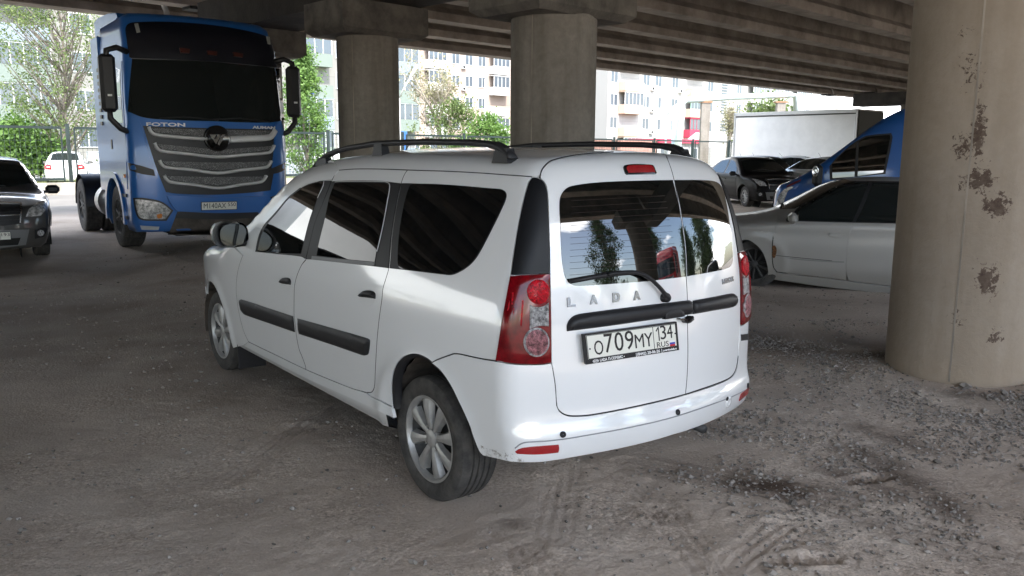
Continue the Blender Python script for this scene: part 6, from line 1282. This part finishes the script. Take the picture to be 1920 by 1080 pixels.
def tree(name, label, cat, base, h, spread, nleaf, lm, lsize, seed, trunk_h=.3, trunk_r=.16, levels=4, kids=(3, 4), up=.35, bark=None, group=None, column=False, clump=.35):
    r = np.random.RandomState(seed); rt = tag(empty(name, (base[0], base[1], 0)), label, cat, group); mb = MB(); tips = []
    def grow(p, d, L_, rad, lv):
        n_ = 4; pts = [p]; q = p.copy(); dd = d.copy()
        for i in range(n_): dd = dd+r.normal(0, .13, 3)+np.array([0, 0, up*.12]); dd /= np.linalg.norm(dd); q = q+dd*L_/n_; pts.append(q.copy())
        mb.tube(pts, list(np.linspace(rad, rad*.55, n_+1)), 6 if lv > 1 else 8, cap=False)
        if lv >= 2: tips.extend(pts[2:])
        if lv < levels:
            for k in range(r.randint(kids[0], kids[1]+1)):
                a = r.rand()*2*PI; s_ = np.array([math.cos(a), math.sin(a), 0]); e = dd*.75+s_*(spread if not column else spread*.4)*r.uniform(.6, 1.1)+np.array([0, 0, up*r.uniform(.3, 1)]); e /= np.linalg.norm(e); j = r.randint(2, n_+1)
                grow(pts[j], e, L_*r.uniform(.58, .82), rad*.52, lv+1)
    grow(np.array([0, 0, -.1]), np.array([r.normal(0, .04), r.normal(0, .04), 1.]), h*trunk_h, trunk_r, 0)
    T_ = np.array(tips); zs = h/max(T_[:, 2].max(), .1); V0 = np.array(mb.v); 
    hs = 1.0
    mb.v = [(x*hs, y*hs, z*zs) for x, y, z in V0.tolist()]; T_ = T_*np.array([hs, hs, zs]); mb.build("trunk", bark or BARK, rt)
    if nleaf:
        k = r.randint(0, len(T_), nleaf); C = T_[k]+r.normal(0, clump, (nleaf, 3)); N_ = r.normal(0, 1, (nleaf, 3))+np.array([0, 0, .6]); N_ /= np.linalg.norm(N_, axis=1, keepdims=True); A_ = np.cross(N_, r.normal(0, 1, (nleaf, 3))); A_ /= np.linalg.norm(A_, axis=1, keepdims=True); B_ = np.cross(N_, A_); s_ = lsize*r.uniform(.5, 1.3, (nleaf, 1))
        V = np.stack([C-A_*s_, C-B_*s_*.6, C+A_*s_, C+B_*s_*.6], 1).reshape(-1, 3); F = np.arange(nleaf*4).reshape(-1, 4); me = bpy.data.meshes.new("crown"); me.from_pydata(V.tolist(), [], F.tolist()); me.update(); at = me.attributes.new("tone", 'FLOAT', 'POINT'); at.data.foreach_set("value", np.repeat(np.clip(.5+.5*np.sin(k*.7)*.6+r.normal(0, .2, nleaf), 0, 1), 4)); obj("crown", me, lm, rt)
    return rt
def tree2(name, label, cat, base, h, rx, z0, ncl, per, sig, lm, lsize, seed, bark=None, trunk_r=.14, spindle=False, group=None):
    """trunk with limbs running out to leaf clumps spread through an uneven crown"""
    r = np.random.RandomState(seed); rt = tag(empty(name, (base[0], base[1], 0)), label, cat, group); mb = MB(); lean = r.normal(0, .03, 2)
    tr_ = [np.array([lean[0]*z+.08*math.sin(z*.9+seed), lean[1]*z+.08*math.cos(z*.7+seed), z]) for z in np.linspace(-.1, h*.93, 12)]; mb.tube(tr_, list(np.linspace(trunk_r, .015, 12)), 8)
    C = []
    while len(C) < ncl:
        t = r.rand()**.85; z = z0+(h-z0)*t; R_ = rx*((math.sin(PI*min(1, t*.92+.06))**.6) if not spindle else (.35+.65*math.sin(PI*min(1, t*.8+.16)))*(1-t**3)**.7)
        a = r.rand()*2*PI; q = math.sqrt(r.uniform(.12, 1.)); lob = 1+.35*math.sin(3*a+seed+z*.8)+.2*math.sin(5*a-z*1.7)
        C.append((R_*q*lob*math.cos(a), R_*q*lob*math.sin(a), z+r.normal(0, .15)))
    C = np.array(C)
    for c in C:
        zb = max(z0*.7, c[2]-np.hypot(c[0], c[1])*(1.1 if not spindle else 2.2)); i = int(np.clip((zb+.1)/(h*.93+.1)*11, 0, 11)); p = tr_[i]; m_ = p*.45+c*.55+r.normal(0, .12, 3); mb.tube([p, m_, c], [trunk_r*.28*(1-i/14), trunk_r*.14, .008], 5, cap=False)
    mb.build("trunk", bark or BARK, rt)
    n = ncl*per; k = np.repeat(np.arange(ncl), per); P = C[k]+r.normal(0, 1, (n, 3))*sig*np.repeat(r.uniform(.5, 1.4, ncl), per)[:, None]
    N_ = r.normal(0, 1, (n, 3))+np.array([0, 0, .5]); N_ /= np.linalg.norm(N_, axis=1, keepdims=True); A_ = np.cross(N_, r.normal(0, 1, (n, 3))); A_ /= np.linalg.norm(A_, axis=1, keepdims=True); B_ = np.cross(N_, A_); s_ = lsize*r.uniform(.5, 1.35, (n, 1))
    V = np.stack([P-A_*s_, P-B_*s_*.55, P+A_*s_, P+B_*s_*.55], 1).reshape(-1, 3); me = bpy.data.meshes.new("crown"); me.from_pydata(V.tolist(), [], np.arange(n*4).reshape(-1, 4).tolist()); me.update(); at = me.attributes.new("tone", 'FLOAT', 'POINT')
    at.data.foreach_set("value", np.repeat(np.clip(np.repeat(r.rand(ncl), per)*.8+r.normal(.1, .18, n), 0, 1), 4)); obj("crown", me, lm, rt); return rt
def tp(u, Y): d = ray(u, 283.); return (d[0]/d[1]*Y, Y)
tree2("tree", "large feathery tree with thin pale leaves above the fence, left of the truck", "tree", tp(118, 42), 10.2, 2.9, 1.9, 170, 70, .36, LF_PALE, .07, 3, BARK, .19)
tree("bush", "dense green bush behind the fence above the dark grey car", "bush", tp(20, 40), 2.9, 1.0, 5000, LF_GRN, .11, 5, .25, .06, 4, (3, 4), .3, BARK, clump=.35)
tree("bush", "low leafy bush behind the fence under the feathery tree", "bush", tp(72, 41), 2.1, 1.1, 4000, LF_GRN, .11, 6, .25, .05, 4, (3, 4), .25, BARK, clump=.33)
tree2("tree", "upright fresh green tree just right of the truck's mirror", "tree", tp(574, 50), 7.6, 1.25, .5, 120, 90, .27, LF_GRN, .09, 8, BARK, .12, spindle=True)
tree("tree", "knotty bare-branched tree with sparse buds between the two pillars", "tree", tp(826, 62), 9.2, .85, 1900, LF_DRY, .10, 11, .28, .26, 5, (3, 3), .35, BARKL, clump=.3)
tree2("bush", "wide pale bush at the foot of the bare-branched tree", "bush", tp(846, 60), 5.0, 2.5, .3, 90, 60, .33, LF_PALE, .10, 13, BARK, .07)
tree2("bush", "bright green bush left of the middle pillar", "bush", tp(912, 58), 3.7, 1.7, .3, 80, 80, .32, LF_GRN, .11, 14, BARK, .07)
tree("bush", "leafless upright shrub left of the white box truck", "bush", tp(1360, 66), 5.6, .6, 1200, LF_DRY, .09, 17, .15, .07, 5, (4, 4), .6, BARKL, clump=.3)
tree("tree", "green tree top showing above the white box truck", "tree", tp(1440, 75), 6.6, .9, 5000, LF_PALE, .16, 19, .3, .15, 4, (4, 4), .3, BARK, clump=.6)
# ------------------------------------------------------------------ behind the camera, seen only in the white car's windows
for k, (x, y, h, w_, lb) in enumerate(((26.6, -11, 15.5, .62, "tall dark poplar behind the camera, left of the red truck"), (30, 11.4, 10.5, .7, "round dark tree behind the camera, right of the red truck"), (36, 7, 9, .6, "smaller dark tree behind the camera beyond the round one"), (34, -2.5, 13, .6, "tall dark poplar behind the camera directly behind the red truck"))):
    tree2("tree", lb, "tree", (x, y), h, w_*h*.30, 1.2, 170, 90, .42, LF_DK, .15, 40+k, BARK, .2, spindle=True)
RED = paint("truck_red_paint", (.50, .012, .018), .1, rough=.3)
rt_ = copy_tree(truck, None, {TBLUE: RED, TNAVY: RED}, ("plate_letter", "lettering", "number_plate")); rt_.location = (17.2, 2.2, 0); rt_.rotation_euler = (0, 0, math.radians(195)); rt_["label"] = "red tractor truck standing in the open behind the camera"
dv_ = copy_tree(bvan, None, {VBLUE: DGREY}); dv_.location = (-8.6, 8.0, 0); dv_.rotation_euler = (0, 0, math.radians(-56)); dv_["label"] = "dark grey panel van parked beside the dark grey saloon, outside the left edge"
wv = copy_tree(bvan, None, {VBLUE: WHT2}); wv.location = (10.4, -4.2, 0); wv.rotation_euler = (0, 0, math.radians(75)); wv["label"] = "white panel van standing in the open behind the camera"
for k, (x, y, a, lb) in enumerate(((12.6, 7.6, 200, "white saloon car just outside the bridge, right of the red truck"), (16.5, 9.2, 205, "white saloon car outside the bridge, second from the red truck"))):
    another(lb, (x, y), math.radians(a), WHT2, "white saloon cars behind the camera")
# ------------------------------------------------------------------ light
SUN_EL, SUN_AZ = 52., 152.       # degrees; azimuth clockwise from +Y (behind the camera, to its right)
w = bpy.data.worlds.new("World"); SC.world = w; w.use_nodes = True; nt = w.node_tree; N, L = nt.nodes, nt.links
sky = N.new("ShaderNodeTexSky"); sky.sky_type = 'NISHITA'; sky.sun_disc = False; sky.sun_elevation = math.radians(SUN_EL); sky.sun_rotation = math.radians(SUN_AZ); sky.air_density = 1.; sky.dust_density = 1.2
tc = N.new("ShaderNodeTexCoord"); mp = N.new("ShaderNodeMapping"); mp.inputs["Scale"].default_value = (1, 1, 2.4); mp.inputs["Location"].default_value = (.3, 1.1, .2); L.new(tc.outputs["Generated"], mp.inputs["Vector"])
cn = N.new("ShaderNodeTexNoise"); cn.inputs["Scale"].default_value = 2.1; cn.inputs["Detail"].default_value = 9; cn.inputs["Roughness"].default_value = .56; L.new(mp.outputs[0], cn.inputs["Vector"])
cr_ = N.new("ShaderNodeValToRGB"); L.new(cn.outputs["Fac"], cr_.inputs["Fac"]); cr_.color_ramp.elements[0].position = .515; cr_.color_ramp.elements[1].position = .595
cs_ = N.new("ShaderNodeValToRGB"); L.new(cn.outputs["Fac"], cs_.inputs["Fac"]); cs_.color_ramp.elements[0].position = .52; cs_.color_ramp.elements[0].color = (23, 23, 23.4, 1); cs_.color_ramp.elements[1].position = .75; cs_.color_ramp.elements[1].color = (12, 12.3, 12.8, 1)
mx = N.new("ShaderNodeMix"); mx.data_type = 'RGBA'; L.new(cr_.outputs["Color"], mx.inputs["Factor"]); L.new(sky.outputs[0], mx.inputs[6]); L.new(cs_.outputs["Color"], mx.inputs[7])
bg = N["Background"]; L.new(mx.outputs[2], bg.inputs[0]); bg.inputs[1].default_value = .14
sl = bpy.data.lights.new("sun", 'SUN'); sl.energy = 2.1; sl.angle = math.radians(.53); sl.color = (1, .955, .89)
so = bpy.data.objects.new("sun", sl); COL.objects.link(so); so.location = (30, -40, 60)
el, az = math.radians(SUN_EL), math.radians(SUN_AZ); so.rotation_euler = Vector((math.sin(az)*math.cos(el), math.cos(az)*math.cos(el), math.sin(el))).to_track_quat('Z', 'Y').to_euler()
SC.view_settings.view_transform = 'Standard'; SC.view_settings.look = 'None'; SC.view_settings.exposure = 2.05; SC.view_settings.gamma = 1
SC.render.engine = 'CYCLES'; SC.cycles.use_denoising = True; SC.cycles.max_bounces = 10; SC.cycles.diffuse_bounces = 5; SC.cycles.glossy_bounces = 5; SC.cycles.sample_clamp_indirect = 8
SC.cycles.caustics_reflective = False; SC.cycles.caustics_refractive = False
try: SC.cycles.denoiser = 'OPENIMAGEDENOISE'
except Exception: pass
